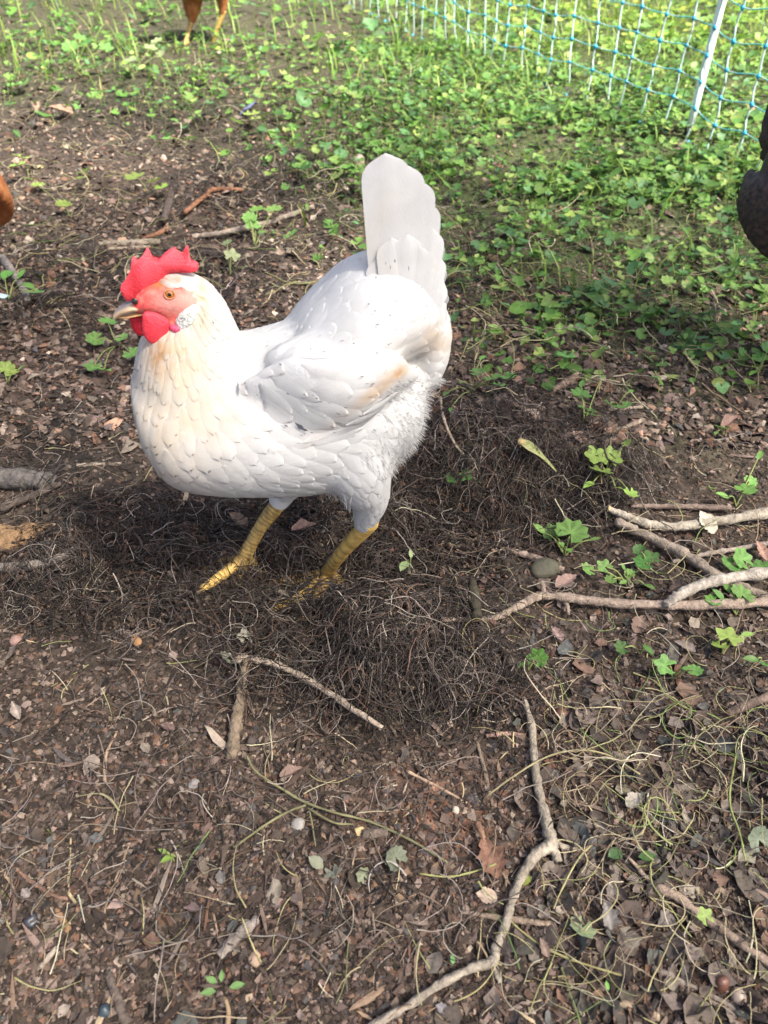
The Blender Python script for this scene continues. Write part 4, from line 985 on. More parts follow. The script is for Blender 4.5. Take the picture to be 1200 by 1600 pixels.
stick('branch', [(690, 968, 4), (765, 966, 5.5), (800, 950, 6.5), (835, 933, 7), (860, 932, 7.5), (950, 941, 8), (1060, 945, 8.5), (1215, 940, 9)], (.28, .22, .175), 'long level branch with a short upright stub reaching the right edge', 'branch', lift=.008, twigs=[[(852, 934, 5), (849, 922, 4.5, .005), (847, 908, 3.5, .01)], [(872, 934, 4), (885, 945, 4), (888, 960, 3)]])
stick('branch', [(1040, 945, 8), (1065, 928, 9), (1105, 912, 9), (1150, 903, 9), (1215, 893, 10)], (.36, .32, .27), 'pale barkless branch lying across the long level branch', 'branch', lift=.018)
stick('branch', [(962, 815, 7), (1005, 835, 8), (1060, 862, 9), (1110, 892, 10), (1160, 918, 10), (1215, 942, 11)], (.26, .215, .17), 'grey brown branch slanting beneath the pale barkless one', 'branch', lift=.006)
stick('branch', [(950, 794, 5.5), (975, 803, 7), (1010, 818, 7.5), (1060, 823, 8), (1120, 815, 8.5), (1215, 798, 9)], (.34, .30, .24), 'curved pale branch with a cut end, highest of the four sticks on the right', 'branch', lift=.006, endcol=(.5, .37, .2))
stick('stick', [(985, 790, 4), (1060, 791, 5), (1142, 794, 5)], (.19, .145, .12), 'straight reddish brown stick just above the curved pale branch')
stick('stick', [(1050, 878, 3), (1110, 865, 4), (1215, 846, 6)], (.24, .20, .17), 'slim grey stick pointing right between two thicker branches', lift=.006)
stick('stick', [(878, 713, 3), (930, 690, 4), (1004, 656, 4)], (.27, .215, .165), 'straight tan stick slanting up beside the root mound')
stick('stick', [(155, 381, 4), (200, 380, 5.5), (250, 378, 6)], (.27, .23, .18), 'thick grey twig lying flat just above the red comb')
stick('stick', [(300, 370, 4), (355, 362, 4.5), (420, 347, 5), (490, 323, 4)], (.24, .20, .165), 'long grey stick rising away behind the comb')
stick('stick', [(168, 389, 2.5), (235, 386, 2.5)], (.30, .25, .19), 'thin pale twig lying under the thick grey twig above the comb')
stick('stick', [(288, 333, 3.5), (318, 308, 4), (335, 296, 4), (380, 297, 3)], RED, 'reddish bent twig behind the hen, left of the raised tail')
stick('stick', [(222, 372, 3), (245, 366, 4), (262, 356, 3)], RED, 'short reddish twig between the grey twigs above the comb')
stick('stick', [(255, 345, 6), (262, 318, 7), (268, 300, 4)], DK, 'dark stub of wood standing up behind the comb', lift=.004)
stick('log', [(-30, 752, 17), (25, 750, 18), (70, 751, 16), (86, 752, 10)], (.11, .10, .092), 'thick dark log end with pale lichen at the left edge', 'log', sides=16, rough=.09, lift=-.006)
stick('log', [(-30, 850, 26), (20, 848, 25), (48, 842, 22), (66, 838, 12)], (.26, .165, .09), 'fibrous light brown rotten log end at the left edge', 'log', sides=16, rough=.13, knots=.14, lift=-.012)
stick('stick', [(-20, 888, 7), (40, 885, 8), (82, 876, 8), (118, 858, 5)], (.22, .19, .165), 'greyish root lying just below the rotten log end')
stick('stick', [(95, 755, 5), (60, 770, 6), (0, 795, 7)], DK, 'dark stick sloping down beneath the lichen covered log')
stick('stick', [(185, 800, 5), (205, 785, 6), (222, 775, 5)], (.20, .16, .13), 'short grey stick stuck in the roots under the breast')
stick('stick', [(120, 727, 3.5), (190, 725, 3.5)], (.24, .20, .16), 'straight pale twig left of the breast above the dark hollow')
stick('bark_strip', [(100, 820, 4), (70, 824, 6), (30, 832, 3)], (.24, .12, .065), 'red brown bark strip curling over the rotten log', 'bark')
stick('twig', [(5, 1338, 2), (30, 1362, 3), (60, 1385, 3.5), (85, 1400, 3.5), (106, 1405, 3)], (.21, .13, .095), 'thin dark brown twig at the lower left', 'twig')
stick('twig', [(111, 1308, 1.5), (110, 1340, 2), (107, 1372, 2.5), (106, 1392, 2.5), (118, 1411, 2.5)], STRAW, 'bent yellowish straw touching the dark brown twig', 'twig')
stick('twig', [(202, 1320, 1.2), (180, 1375, 1.8), (164, 1420, 2), (165, 1452, 2)], (.34, .25, .17), 'long thin tan stem standing out on the lower left mulch', 'twig')
stick('twig', [(182, 1145, 2), (166, 1180, 3), (164, 1225, 2.5)], (.36, .26, .17), 'forked tan straw on the mulch left of the stake', 'twig')
stick('twig', [(688, 620, 2, .02), (694, 655, 2.3, .02), (712, 695, 2.3, .012), (742, 728, 2)], (.34, .27, .20), 'thin curved stem arching over the roots behind the hen', 'twig')
stick('wood_chunk', [(343, 1493, 8), (362, 1470, 10), (385, 1450, 10), (404, 1437, 8)], (.29, .25, .215), 'large grey weathered bark chunk on the lower mulch', 'wood chip', sides=7)
stick('wood_chunk', [(88, 1420, 5), (97, 1436, 6), (108, 1455, 5)], (.26, .16, .09), 'orange brown split stick end on the lower left mulch', 'wood chip')
stick('wood_chunk', [(62, 1512, 4.5), (76, 1495, 5.5), (90, 1480, 4.5)], (.32, .27, .22), 'small pale straight chip near the lower left corner', 'wood chip')
stick('wood_chunk', [(566, 1304, 8), (585, 1303, 9), (606, 1301, 8)], (.14, .11, .09), 'dark stub of bark between the green vine and the soil', 'wood chip')
stick('stick', [(1135, 1115, 7), (1165, 1100, 8), (1212, 1085, 9)], (.15, .11, .09), 'thick dark twig at the right edge below the small plants')
stick('stick', [(1020, 1512, 6), (1050, 1528, 7), (1075, 1540, 4), (1120, 1560, 4), (1170, 1590, 4)], (.24, .20, .165), 'grey twig heading to the lower right corner')
stick('stick', [(955, 1565, 5), (990, 1573, 6), (1030, 1590, 6)], (.32, .25, .17), 'splintered light brown twig at the bottom edge')
stick('stick', [(168, 1520, 7), (178, 1548, 8), (190, 1580, 9), (200, 1600, 9)], (.12, .095, .08), 'dark curved root poking from the bottom left mulch')
stick('twig', [(745, 1160, 3), (757, 1205, 4), (770, 1260, 3)], (.20, .155, .115), 'dark mottled twig upright left of the forked branch', 'twig')
stick('twig', [(635, 1205, 3), (680, 1228, 3), (730, 1255, 2)], (.32, .23, .16), 'tan twig lying on the reddish soil', 'twig')
stick('twig', [(760, 1150, 3.5), (790, 1146, 4), (822, 1149, 3)], (.36, .23, .18), 'pinkish straight twig touching the top of the forked branch', 'twig')
stick('stick', [(795, 860, 5), (830, 870, 6), (880, 890, 4)], (.30, .23, .19), 'pinkish twig behind the mossy stone')
stick('twig', [(690, 835, 3), (730, 835, 3)], (.30, .20, .15), 'short level twig right of the near leg', 'twig')
stick('stick', [(745, 968, 9, .03), (742, 940, 9, .03), (738, 908, 6, .045)], (.055, .05, .035), 'dark stubby stem standing among roots right of the hen')
stick('stick', [(860, 612, 5), (900, 588, 6)], (.30, .22, .17), 'short brown stick end between the little green plants')
stick('stick', [(1090, 555, 3.5), (1135, 540, 4)], (.22, .19, .16), 'grey stick lying on bare soil at the far right')
stick('stick', [(950, 640, 3), (1005, 636, 3)], (.30, .25, .19), 'pale straight twig on the bare soil, right of the plants')
stick('root_end', [(2, 402, 6), (18, 425, 7), (34, 450, 6), (42, 470, 5)], (.21, .19, .175), 'grey knobbly root at the left edge beside long green leaves', 'root')
# pale vine with leaves running over the lower middle
stick('vine', [(385, 1180, 1.44), (400, 1205, 1.80), (440, 1232, 2.16), (480, 1255, 2.16), (530, 1272, 1.87), (580, 1285, 1.87), (640, 1312, 1.87), (700, 1348, 1.73)], (.21, .20, .10), 'long pale green vine stem trailing over the mulch below the stake', 'vine', mat='stem', lift=.006,
      twigs=[[(478, 1258, 2.02), (455, 1266, 2.16), (420, 1285, 2.16), (365, 1324, 1.80)], [(480, 1262, 1.80), (520, 1285, 1.80), (552, 1288, 1.44)], [(484, 1268, 1.44), (488, 1290, 1.44), (493, 1322, 1.08)]])
stick('vine', [(655, 1365, 1.44), (700, 1370, 1.87), (740, 1362, 1.58), (775, 1350, 1.44)], (.30, .30, .12), 'short yellow green stem left of the forked branch', 'vine', mat='stem', lift=.006)
stick('vine', [(797, 1438, 1.73), (815, 1455, 1.87), (850, 1480, 1.87), (900, 1502, 2.02), (975, 1525, 1.87)], (.30, .27, .12), 'yellowish stem running right from the middle of the forked branch', 'vine', mat='stem', lift=.005)
stick('vine', [(760, 1245, 1.30), (800, 1215, 1.44), (850, 1185, 1.58), (900, 1172, 1.73), (950, 1180, 1.58), (1000, 1210, 1.44)], (.32, .28, .15), 'arched yellowish stem crossing over the top of the forked branch', 'vine', mat='stem', lift=.014)
stick('vine', [(865, 1420, 1.30), (880, 1385, 1.44), (905, 1340, 1.44), (925, 1320, 1.30)], (.36, .33, .16), 'straight pale stem right of the knot in the forked branch', 'vine', mat='stem', lift=.008)
stick('vine', [(1150, 1180, 1.30), (1140, 1250, 1.73), (1155, 1300, 1.73), (1165, 1345, 1.44)], (.30, .34, .12), 'bright green stem curving down through the straw tangle', 'vine', mat='stem', lift=.02)
stick('vine', [(155, 1095, 1.08), (180, 1068, 1.08)], (.3, .25, .15), 'tiny pale stem on the mulch left of the roots', 'vine', mat='stem') if False else None

# ------------------------------------------------------------------ single leaves, plants and small finds
def leaf_obj(name, px, py, size_px, proto, col, label=None, cat=None, dz=.004, rz=None, tilt=.3, parent=None, origin=None, mat='leaf', wid=1.0, roll=0.0):
    (pv, pf), sh = proto; g = gp(px, py, dz); s = size_px / FPX * float(project(g)[2])
    a = rng.uniform(0, 2 * math.pi) if rz is None else rz
    Rm = (rotz(np.array([a])) @ rotx(np.array([tilt])) @ roty(np.array([roll])))[0]
    V = (pv * [s * wid, s, s]); V[:, 1] -= .35 * s; V = V @ Rm.T
    C = np.array(col)[None] * sh[:, None] * (1 + .05 * rng.standard_normal((len(V), 1)))
    o0 = g if origin is None else np.asarray(origin)
    o = link(name, mesh_from(name, V + (g - o0 if parent is not None else 0), pf, C), MATS[mat], parent, label=label, cat=cat)
    if parent is None: o.location = tuple(g)
    return o, g
SOFT = (.15, .28, .07); MID = (.11, .23, .055); DEEP = (.07, .155, .04); LIME = (.22, .32, .075); SAGE = (.24, .29, .15)
def plant(base, leaves, label, col=MID, h=.022, cat='plant', name='leafy_plant'):
    B = gp(*base); root = empty(name, B, label, cat, 'small green plants')
    for k, (px, py, s, pr) in enumerate(leaves):
        hh = h * rng.uniform(.7, 1.25); c = np.array(col) * rng.uniform(.85, 1.2) * (1 + .05 * rng.standard_normal(3))
        g0 = gp(px, py, hh); az = math.atan2(g0[1] - B[1], g0[0] - B[0]) - math.pi / 2
        s *= 1.12; o, g = leaf_obj('leaf', px, py, s, LEAF_HI[pr], c, dz=hh, rz=az + rng.uniform(-.5, .5), tilt=rng.uniform(-.15, .55), parent=root, origin=B, roll=rng.uniform(-.3, .3))
        mid = .5 * (g + B) + [0, 0, .008]; e = g - .25 * s / FPX * np.array([math.cos(az + 1.57), math.sin(az + 1.57), 0])
        V, F = tubes(catmull([B - B, mid - B, e - B], 7)[None], np.linspace(.0011, .0008, 7)[None], 5); b = Batch(); b.add(V, F, (.22, .26, .09)); bobj('stalk', b, MATS['stalk'], root)
    return root
plant((182, 540), [(168, 503, 13, 0), (150, 530, 14, 1), (146, 572, 12, 2), (162, 578, 12, 1), (190, 528, 10, 0), (205, 552, 13, 1)], 'green scalloped leaves growing just below the beak', SOFT)
plant((14, 468), [(8, 432, 22, 3), (30, 432, 12, 3), (40, 446, 16, 3), (54, 456, 12, 2)], 'plant with long pointed leaves at the left edge', MID)
plant((12, 600), [(8, 578, 14, 0), (20, 584, 10, 0), (30, 575, 9, 3)], 'bright green tuft at the left edge level with the throat', LIME)
plant((398, 385), [(390, 340, 11, 0), (402, 328, 11, 1), (428, 328, 13, 0), (395, 352, 11, 1), (455, 366, 12, 1), (405, 362, 9, 3)], 'pale leafed plant directly behind the comb, left of the tail', SOFT, .035)
plant((232, 300), [(212, 277, 15, 1), (240, 283, 11, 0), (252, 292, 10, 0)], 'small plant with three leaves on the dark soil above the comb', LIME, .03)
plant((110, 340), [(101, 322, 12, 4), (60, 290, 10, 0)], 'single heart shaped pale leaf beside the russet flank', LIME, .02)
plant((45, 265), [(28, 258, 12, 0), (33, 245, 11, 2), (60, 262, 12, 3), (45, 280, 9, 0)], 'upright light green plant above the russet flank', LIME, .04)
plant((140, 275), [(132, 268, 12, 1), (125, 278, 8, 0)], 'lime leaf nodding over pale stems in the upper left', LIME, .03)
plant((735, 612), [(770, 590, 13, 0), (745, 582, 12, 1), (700, 612, 12, 3), (792, 588, 12, 0), (752, 560, 11, 3), (722, 596, 10, 3), (780, 602, 11, 1), (705, 640, 9, 3)], 'bushy little plant touching the hen behind its tail', MID, .035)
plant((788, 535), [(778, 512, 12, 3), (785, 520, 9, 3)], 'folded pair of leaves floating above the soil behind the tail', SOFT, .035)
plant((912, 665), [(908, 603, 11, 3), (907, 620, 15, 1), (916, 642, 14, 0), (922, 655, 12, 2), (940, 590, 9, 3)], 'tall narrow plant with stacked leaves right of the root mound', MID, .03)
plant((962, 640), [(952, 632, 11, 1), (975, 634, 11, 0), (984, 612, 7, 3)], 'pair of green leaves beside the pale twig on bare soil', MID)
plant((945, 745), [(930, 712, 15, 2), (952, 716, 18, 1), (940, 735, 16, 2), (978, 693, 8, 0), (925, 755, 14, 3), (962, 762, 11, 3), (985, 770, 11, 1)], 'yellow green cluster at the foot of the slanting tan stick', LIME, .025)
plant((882, 868), [(892, 833, 24, 0), (848, 830, 14, 3), (862, 832, 13, 1), (882, 856, 12, 4), (925, 843, 11, 3)], 'plant with one big round scalloped leaf above the long level branch', SOFT, .022)
plant((980, 915), [(975, 888, 8, 3), (984, 897, 8, 0), (978, 908, 9, 3), (1010, 914, 13, 3), (945, 885, 11, 2), (920, 890, 12, 1), (955, 905, 9, 0)], 'seedling cluster growing just above the long level branch', SOFT, .02)
plant((1010, 895), [(1006, 880, 15, 1), (1016, 872, 13, 2), (1000, 860, 10, 4)], 'dark green leaves half hidden under the slanting branch', DEEP, .016)
plant((1150, 960), [(1160, 930, 18, 0), (1128, 934, 14, 3), (1115, 938, 12, 1), (1138, 922, 13, 3)], 'round bright leaf in the crook of the two crossing branches', MID, .02)
plant((1165, 905), [(1160, 874, 17, 1), (1142, 882, 15, 0), (1188, 886, 14, 2), (1150, 895, 11, 3)], 'plant with ruffled leaves rising between the right hand branches', MID, .022)
plant((1128, 1020), [(1138, 996, 18, 2), (1125, 1008, 12, 1), (1162, 992, 12, 3)], 'light ruffled leaf below the branches near the right edge', LIME, .02)
plant((1190, 1040), [(1180, 1030, 14, 3), (1200, 1040, 15, 0)], 'leaf pair cut by the right edge below the branches', MID, .02)
plant((1050, 1062), [(1040, 1040, 15, 2), (1030, 1038, 10, 3), (1084, 1048, 12, 0), (1068, 1044, 8, 3)], 'pair of clear green leaves above the straw tangle', SOFT, .02)
plant((825, 1048), [(840, 1030, 15, 1), (820, 1036, 10, 3)], 'folded mid green leaf on the roots right of centre', MID, .016)
plant((1000, 1022), [(1008, 1010, 14, 3), (972, 1012, 11, 1)], 'narrow green leaf between the level branch and the straw tangle', DEEP, .018)
plant((1150, 790), [(1135, 776, 14, 3), (1165, 765, 15, 1), (1172, 752, 10, 0), (1185, 715, 11, 3)], 'fresh leaf pair above the curved pale branch', SOFT, .022)
plant((1050, 470), [(1045, 440, 12, 0), (1044, 458, 11, 1)], 'two leaves one above the other at the edge of the green carpet', SOFT, .04)
plant((1090, 520), [(1120, 505, 14, 3), (1150, 500, 12, 3), (1145, 515, 10, 0), (1085, 530, 9, 3)], 'thin stemmed plant on bare soil at the far right', MID, .035)
plant((1185, 585), [(1190, 560, 13, 0), (1180, 580, 11, 3), (1200, 545, 12, 1), (1160, 550, 8, 0)], 'plant touching the right edge below the dark hen', MID, .03)
plant((890, 575), [(884, 556, 15, 1), (886, 570, 12, 2), (858, 578, 9, 3)], 'three lobed light leaf on its own right of the tail', SOFT, .03)
plant((1030, 565), [(1035, 570, 9, 1), (1012, 560, 9, 0)], 'tiny two leaf plant on the bare soil', MID, .02)
plant((1130, 680), [(1128, 668, 11, 0), (1120, 674, 8, 3)], 'small round leaf beside a curled brown leaf', SOFT, .018)
plant((715, 765), [(712, 748, 16, 1), (728, 742, 10, 2)], 'dull green leaf in the roots behind the near thigh', DEEP, .016)
plant((640, 900), [(635, 880, 18, 3), (642, 868, 9, 3)], 'upright pale blade leaf right of the near foot', SAGE, .03)
plant((360, 430), [(362, 400, 11, 2), (380, 418, 9, 3), (355, 380, 8, 0)], 'wilted stems with little leaves behind the neck', SAGE, .04)
plant((525, 375), [(522, 358, 11, 3), (515, 345, 8, 3), (530, 368, 8, 3)], 'tiny plant at the base of the raised tail', MID, .035)
plant((25, 145), [(27, 133, 14, 1), (20, 55, 10, 0), (45, 40, 11, 1)], 'round leaved plant in the upper left corner', SOFT, .04)
plant((120, 110), [(110, 75, 11, 1), (125, 60, 10, 0), (100, 95, 9, 1), (165, 75, 10, 2), (135, 68, 10, 0)], 'leafy sprig near the top left in front of the russet hen', MID, .05)
plant((210, 115), [(205, 95, 9, 1), (198, 105, 9, 0), (235, 75, 9, 2), (245, 65, 9, 1), (250, 85, 8, 0)], 'pale sprig just below the far russet hen', SAGE, .05)
plant((295, 225), [(298, 217, 10, 1), (262, 215, 8, 0)], 'single bright leaf in the scratched soil left of the tail', SOFT, .03)
plant((390, 195), [(393, 178, 12, 1), (370, 190, 10, 0), (400, 185, 9, 2)], 'bright leaf patch near the small blue feather', LIME, .04)
# seedling at the bottom
sr = gp(355, 1608); sd_root = empty('seedling', sr, 'tiny upright seedling with four fresh leaves at the bottom edge', 'seedling', 'small green plants')
tip = gp(352, 1560, .022); V, F = tubes(catmull([sr - sr, gp(357, 1580, .012) - sr, tip - sr], 8)[None], np.linspace(.0022, .0012, 8)[None], 7); b = Batch(); b.add(V, F, (.36, .26, .16)); bobj('stalk', b, MATS['stalk'], sd_root)
for (x_, y_, s_, rz_) in ((332, 1549, 15, 1.7), (335, 1533, 13, 1.2), (364, 1541, 15, -1.4), (346, 1530, 11, 0.1)):
    leaf_obj('leaf', x_, y_, s_, LEAF_HI[3], (.17, .30, .10), dz=.026, rz=rz_, tilt=.1, parent=sd_root, origin=sr)
plant((272, 1345), [(268, 1338, 13, 3), (258, 1332, 9, 3)], 'wilted light green sprig lying on the lower left mulch', LIME, .008)
leaf_obj('leaf', 1102, 1432, 13, LEAF_HI[2], LIME, 'small fresh green leaf on the brown stick at the lower right', 'leaf', .022, .4)
leaf_obj('leaf', 910, 1450, 21, LEAF_HI[1], (.24, .30, .17), 'pale crumpled green leaf right of the short tan stick', 'leaf', .010, 2.6, .5)
leaf_obj('leaf', 1186, 1312, 22, LEAF_HI[4], (.22, .26, .18), 'silvery green leaf at the right edge in the straw tangle', 'leaf', .014, .3, .6)
leaf_obj('leaf', 968, 1332, 17, LEAF_HI[3], (.05, .10, .035), 'dark glossy leaf at the end of the brown slanting stick', 'leaf', .012, 1.9, .2, wid=1.6)
leaf_obj('leaf', 1004, 1338, 17, LEAF_HI[3], (.06, .12, .035), 'second dark glossy leaf, right of its twin by the brown stick', 'leaf', .012, -1.6, .2, wid=1.3)
leaf_obj('leaf', 618, 1342, 20, LEAF_HI[4], (.17, .19, .13), 'grey green crumpled leaf on the dark soil below the vine', 'leaf', .008, .8, .6)
leaf_obj('leaf', 500, 1352, 18, LEAF_HI[3], (.22, .23, .16), 'dry sage green leaf on the mulch, left of two others', 'leaf', .007, 1.0, .3, wid=1.4)
leaf_obj('leaf', 520, 1362, 14, LEAF_HI[2], (.24, .25, .19), 'dry sage green folded leaf in the middle of three', 'leaf', .007, 3.6, .5)
leaf_obj('leaf', 568, 1368, 12, LEAF_HI[1], (.20, .22, .13), 'dry sage green leaf scrap, rightmost of three on the mulch', 'leaf', .007, .5, .5)
leaf_obj('leaf', 708, 1503, 8, LEAF_HI[3], (.12, .30, .10), 'tiny bright green leaf above the lower arm of the forked branch', 'leaf', .010, .2, .4, wid=1.3)
leaf_obj('leaf', 950, 1544, 9, LEAF_HI[3], (.14, .34, .06), 'tiny lime green scrap at the bottom right', 'leaf', .010, .1, .4)
leaf_obj('leaf', 815, 1378, 15, LEAF_HI[3], (.22, .26, .06), 'yellow green leaf tucked beneath the bend of the forked branch', 'leaf', .006, -1.2, .2, wid=1.3)
leaf_obj('leaf', 355, 1030, 15, LEAF_HI[4], (.26, .27, .20), 'grey green withered leaf at the top of the curved stick', 'leaf', .02, 2.2, .7)
leaf_obj('leaf', 383, 995, 12, LEAF_HI[2], (.34, .32, .24), 'small pale withered leaf under the near foot', 'leaf', .022, .4, .6)

# dead leaves
def lobed_dead(lobes, depth, aspect, curl, seed, n=40):
    r = np.random.default_rng(seed); t = np.linspace(0, 1, n // 2); prof = np.sin(math.pi * t ** .8) * (1 + depth * np.cos(t * math.pi * 2 * lobes)) * aspect * .5
    prof = np.maximum(prof, 0) + .012; nn = len(t); V = []
    for s in range(nn):
        for j, f in enumerate((-1, -.5, 0, .5, 1)):
            x = f * prof[s] * (1 + .1 * r.standard_normal() * abs(f)); V.append((x, t[s] * 1.6 - .45, curl * (abs(f) ** 1.6) * prof[s] + .25 * curl * (t[s] - .5) ** 2 + .02 * r.standard_normal()))
    F = []
    for i in range(nn - 1):
        for j in range(4): a = i * 5 + j; F += [(a, a + 1, a + 6), (a, a + 6, a + 5)]
    return (np.array(V), np.array(F)), np.tile([1.0, .95, 1.25, .95, 1.0], nn)
OAK = lobed_dead(3.5, .26, 1.0, .7, 3); BEECH = lobed_dead(1, .05, .85, .6, 4); CURL = lobed_dead(2, .2, .7, 1.1, 5); BROAD = lobed_dead(1.5, .12, 1.15, .35, 6)
def dead(px, py, s, proto, col, label, rz, dz=.006, tilt=.15, roll=0.0): leaf_obj('dead_leaf', px, py, s, proto, col, label, 'dead leaf', dz, rz, tilt, mat='dead_leaf', roll=roll)
ol, og = leaf_obj('oak_leaf', 765, 1340, 40, OAK, (.17, .095, .065), 'brown lobed oak leaf left of the knot in the forked branch', 'dead leaf', .008, .35, .25, mat='dead_leaf')
sv_ = gp(745, 1285, .012); b = Batch(); V, F = tubes(np.array([gp(760, 1322, .010) - og, .5 * (gp(760, 1322, .010) + sv_) - og + [0, 0, .003], sv_ - og])[None], np.array([[.0014, .0022, .0034]]), 7, True); b.add(V, F, (.22, .13, .085)); bobj('leaf_stalk', b, MATS['bark'], ol)
dead(1104, 816, 26, BROAD, (0.371, 0.337, 0.268), 'cream coloured dead leaf resting on the curved pale branch', .5, .018, .5)
dead(885, 908, 26, BEECH, (0.255, 0.172, 0.144), 'pinkish brown curled leaf behind the long level branch', -1.1, .014, .2)
dead(905, 685, 20, BROAD, (0.305, 0.209, 0.167), 'salmon coloured leaf scrap beside the slanting tan stick', .9, .010, .5)
dead(1140, 660, 24, CURL, (0.194, 0.125, 0.104), 'curled brown leaf on the bare soil at the right', -1.0, .012, .2)
dead(475, 825, 26, CURL, (0.255, 0.172, 0.144), 'pinkish curled leaf scrap lying between the hen’s two legs', -1.3, .020, .1)
dead(372, 812, 24, BEECH, (0.161, 0.116, 0.082), 'brown curled leaf behind the far leg under the breast', 1.0, .018, .3)
dead(990, 1250, 20, BROAD, (0.291, 0.257, 0.215), 'pale torn leaf scrap right of the forked branch', -.9, .008, .2)
dead(760, 1400, 22, BROAD, (0.344, 0.268, 0.206), 'straw coloured leaf scrap against the left side of the forked branch', 1.4, .008, .2)
dead(95, 173, 26, BEECH, (0.251, 0.162, 0.120), 'large brown curled leaf in the upper left corner', 1.3, .02, .2)
dead(60, 168, 20, CURL, (0.203, 0.141, 0.107), 'second brown leaf in the upper left, tucked behind a larger one', .2, .02, .2)
dead(1190, 860, 22, BEECH, (0.234, 0.144, 0.110), 'reddish dead leaf at the right edge between branches', .3, .01, .4)
dead(850, 1255, 12, BROAD, (0.230, 0.202, 0.175), 'small grey leaf stuck to the forked branch', .5, .012, .3) if False else None
dead(455, 1207, 24, CURL, (0.204, 0.142, 0.114), 'narrow curled brown leaf on the mulch right of the stake', -1.2, .006, .1)
dead(1070, 1010, 22, BEECH, (0.149, 0.121, 0.107), 'dark brown leaf under the level branch at the right', 1.1, .008, .2)
dead(1000, 975, 22, BROAD, (0.169, 0.114, 0.090), 'red brown leaf just below the level branch', -.6, .008, .3)
dead(870, 990, 18, BEECH, (0.205, 0.143, 0.130), 'mauve brown leaf below the stub of the level branch', .6, .010, .3)
dead(1055, 1130, 20, BROAD, (0.158, 0.134, 0.117), 'grey brown leaf above the straw tangle', 1.9, .008, .3)
dead(955, 1390, 24, BEECH, (0.141, 0.121, 0.110), 'grey oval leaf standing on edge right of the branch knot', .1, .010, .8)
dead(1040, 1440, 24, OAK, (0.151, 0.130, 0.120), 'dark torn leaf under the brown slanting stick', 2.0, .008, .3)
dead(950, 1430, 26, OAK, (0.171, 0.157, 0.146), 'ashen lobed leaf right of the pale crumpled green one', .2, .010, .5)
dead(1080, 1490, 20, BROAD, (0.156, 0.122, 0.108), 'brown leaf beneath the lower right stick', 2.6, .008, .2)
dead(690, 1575, 13, BROAD, (0.182, 0.168, 0.175), 'mauve grey leaf scrap by the lower arm of the forked branch', 1.2, .006, .2)
dead(850, 1480, 18, BEECH, (0.171, 0.122, 0.098), 'small brown leaf right of the short branch stub', .4, .008, .4)
dead(25, 1110, 20, CURL, (0.263, 0.222, 0.187), 'pale curled leaf at the left edge of the mulch', .6, .008, .5)
dead(40, 1395, 12, BROAD, (0.195, 0.168, 0.157), 'grey leaf flake beside the dark brown twig', .9, .005, .1)
dead(150, 1310, 14, BROAD, (0.094, 0.100, 0.100), 'slate grey leaf on the mulch at the lower left', 1.4, .005, .1)
dead(200, 1115, 20, BROAD, (0.146, 0.104, 0.090), 'maroon brown leaf flake left of the stake', .9, .005, .1) if False else None
dead(262, 1136, 16, BEECH, (0.136, 0.091, 0.081), 'maroon brown leaf flake left of the stake', 1.3, .006, .1)
dead(345, 1370, 14, BROAD, (0.144, 0.133, 0.123), 'grey round leaf flake in the middle of the lower mulch', .3, .005, .1)
dead(300, 1420, 18, CURL, (0.130, 0.095, 0.092), 'dark purple brown bark like leaf on the lower mulch', 1.5, .006, .1)

# maple key
def samara():
    A = gp(812, 688, .030); B_ = gp(868, 738, .034); ax = B_ - A; L_ = np.linalg.norm(ax); ax /= L_; sd = np.cross(ax, [0, 0, 1]); sd /= np.linalg.norm(sd); up = np.cross(sd, ax)
    root = empty('maple_key', A, 'pale green winged maple seed lying on the root mound', 'seed')
    t = np.linspace(0, 1, 16); w = np.interp(t, [0, .06, .15, .3, .45, .6, .8, 1], [.15, .6, .95, .92, .62, .36, .26, .12]) * .0085; V = []
    for i in range(16):
        for f in (-1, -.3, .4, 1): V.append(ax * t[i] * L_ + sd * w[i] * f + up * (.0015 * f * f + .004 * math.sin(t[i] * 3)))
    F = [(i * 4 + j, i * 4 + j + 1, i * 4 + j + 5) for i in range(15) for j in range(3)] + [(i * 4 + j, i * 4 + j + 5, i * 4 + j + 4) for i in range(15) for j in range(3)]
    b = Batch(); b.add(np.array(V), F, np.tile([(.30, .30, .13), (.24, .27, .11), (.26, .28, .12), (.34, .31, .16)], (16, 1))); bobj('seed_wing', b, MATS['dead_leaf'], root)
    b = uv_ball(ax * L_ * .06, up, .0062, .6, (.30, .24, .12)); bobj('seed_case', b, MATS['bark'], root)
samara()

# stones, nuts, scraps
attr_mat('stone', 0.8, 0.3, 90, 0.6, 200, 0.0, 0.3); attr_mat('nut', 0.4, 0.25, 60, 0.3, 150, 0.0, 0.45)
def pebble(name, px, py, r_px, col, label, cat='stone', flat=.75, mat='stone', lump=.12, dz=0.0, elong=1.0):
    g = gp(px, py); r = r_px / FPX * float(project(g)[2]); bt = uv_ball((0, 0, 0), (0, 0, 1), r, flat, col, None, 10, 14); V, F, C = bt.arrays()
    ph = rng.uniform(0, 6, 3); f = 1 + lump * (np.sin(V[:, 0] / r * 2.3 + ph[0]) * np.sin(V[:, 1] / r * 2.1 + ph[1]) + .6 * np.sin(V[:, 2] / r * 3 + ph[2])); V = V * f[:, None]; V[:, 0] *= elong
    o = link(name, mesh_from(name, V, F, C), MATS[mat], label=label, cat=cat); o.location = (g[0], g[1], g[2] + r * flat * .45 + dz); o.rotation_euler = (0, 0, rng.uniform(0, 3)); return o
pebble('stone', 849, 890, 21, (.085, .082, .058), 'flat mossy stone behind the stub of the level branch', flat=.5, lump=.2, dz=.001)
pebble('pebble', 303, 1227, 10, (.22, .20, .185), 'smooth round grey pebble on the mulch left of the vine')
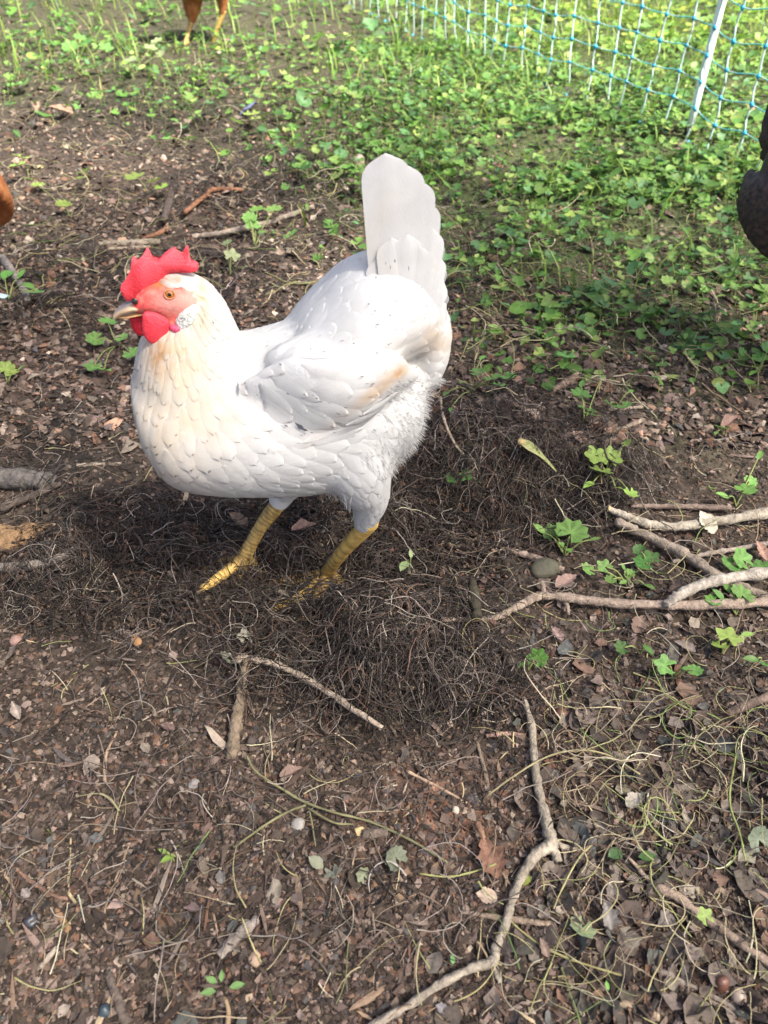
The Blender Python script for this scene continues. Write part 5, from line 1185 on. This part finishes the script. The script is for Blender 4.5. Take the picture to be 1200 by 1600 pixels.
pebble('pebble', 712, 1267, 7, (.38, .34, .27), 'pale round pebble on the reddish soil')
pebble('pebble', 25, 1002, 10, (.24, .15, .125), 'pinkish brown pebble at the left edge below the roots')
pebble('pebble', 465, 1290, 12, (.24, .225, .20), 'wrinkled grey seed head under the vine fork', 'seed', lump=.25)
pebble('nut', 1152, 1558, 12, (.30, .235, .185), 'round tan nut near the lower right corner', 'nut', .95, 'nut', .03)
pebble('nut_husk', 1126, 1540, 12, (.13, .06, .04), 'shiny red brown nut husk left of the round tan nut', 'nut', 1.3, 'nut', .18)
pebble('nut', 870 + 255, 1470, 13, (.28, .22, .16), 'tan wrinkled nut beneath the lower right stick', 'nut', .8, 'stone', .2) if False else None
pebble('nut', 877, 1117, 10, (.17, .085, .06), 'dark red brown nut right of the forked branch top', 'nut', .9, 'nut', .1)
pebble('wood_chip', 398, 1497, 13, (.38, .27, .19), 'pale orange lump of wood right of the grey bark chunk', 'wood chip', .6, 'stone', .3)
pebble('wood_chip', 562, 1300, 8, (.48, .36, .18), 'yellow lump at the end of the dark bark stub', 'wood chip', .8, 'stone', .2)
pebble('wood_chip', 213, 1003, 9, (.30, .17, .08), 'orange bark flake under the root tangle at the left', 'wood chip', .5, 'stone', .2, elong=1.3)
pebble('berry', 165, 1580, 11, (.03, .045, .055), 'dark blue black berry by the curved root', 'berry', .9, 'nut', .15)
pebble('berry', 50, 1440, 10, (.03, .032, .04), 'shrivelled black berry on the lower left mulch', 'berry', .8, 'nut', .3)
pebble('pebble', 560, 258, 9, (.40, .30, .25), 'pale pinkish pebble left of the tail tip', elong=.6, flat=1.2)
# blue feather and pale blue scrap
g = gp(376, 178, .01); b = Batch(); t = np.linspace(0, 1, 9); w = np.sin(math.pi * np.clip(t * .9 + .08, 0, 1)) * .0075; V = []
for i in range(9):
    for f in (-1, 0, 1): V.append((w[i] * f + .006 * t[i], t[i] * .075, .02 * t[i] + .004 * f * f))
F = [(i * 3 + j, i * 3 + j + 1, i * 3 + j + 4) for i in range(8) for j in range(2)] + [(i * 3 + j, i * 3 + j + 4, i * 3 + j + 3) for i in range(8) for j in range(2)]
b.add(np.array(V), F, (.10, .12, .22)); o = bobj('feather', b, MATS['dead_leaf'], label='small blue black feather on the soil, above and left of the tail', cat='feather'); o.location = tuple(g); o.rotation_euler = (0, 0, -.5)
g = gp(2, 462, .008); b = Batch(); V, F = tubes(np.array([[-.03, .004, 0], [-.01, .001, .004], [.012, -.006, .002]])[None], np.array([[.008, .009, .007]]), 8, True); V[:, 2] *= .35; b.add(V, F, (.30, .46, .55)); o = bobj('plastic_scrap', b, MATS['net_plastic'], label='pale blue plastic scrap at the left edge under the long leaves', cat='scrap'); o.location = tuple(g)
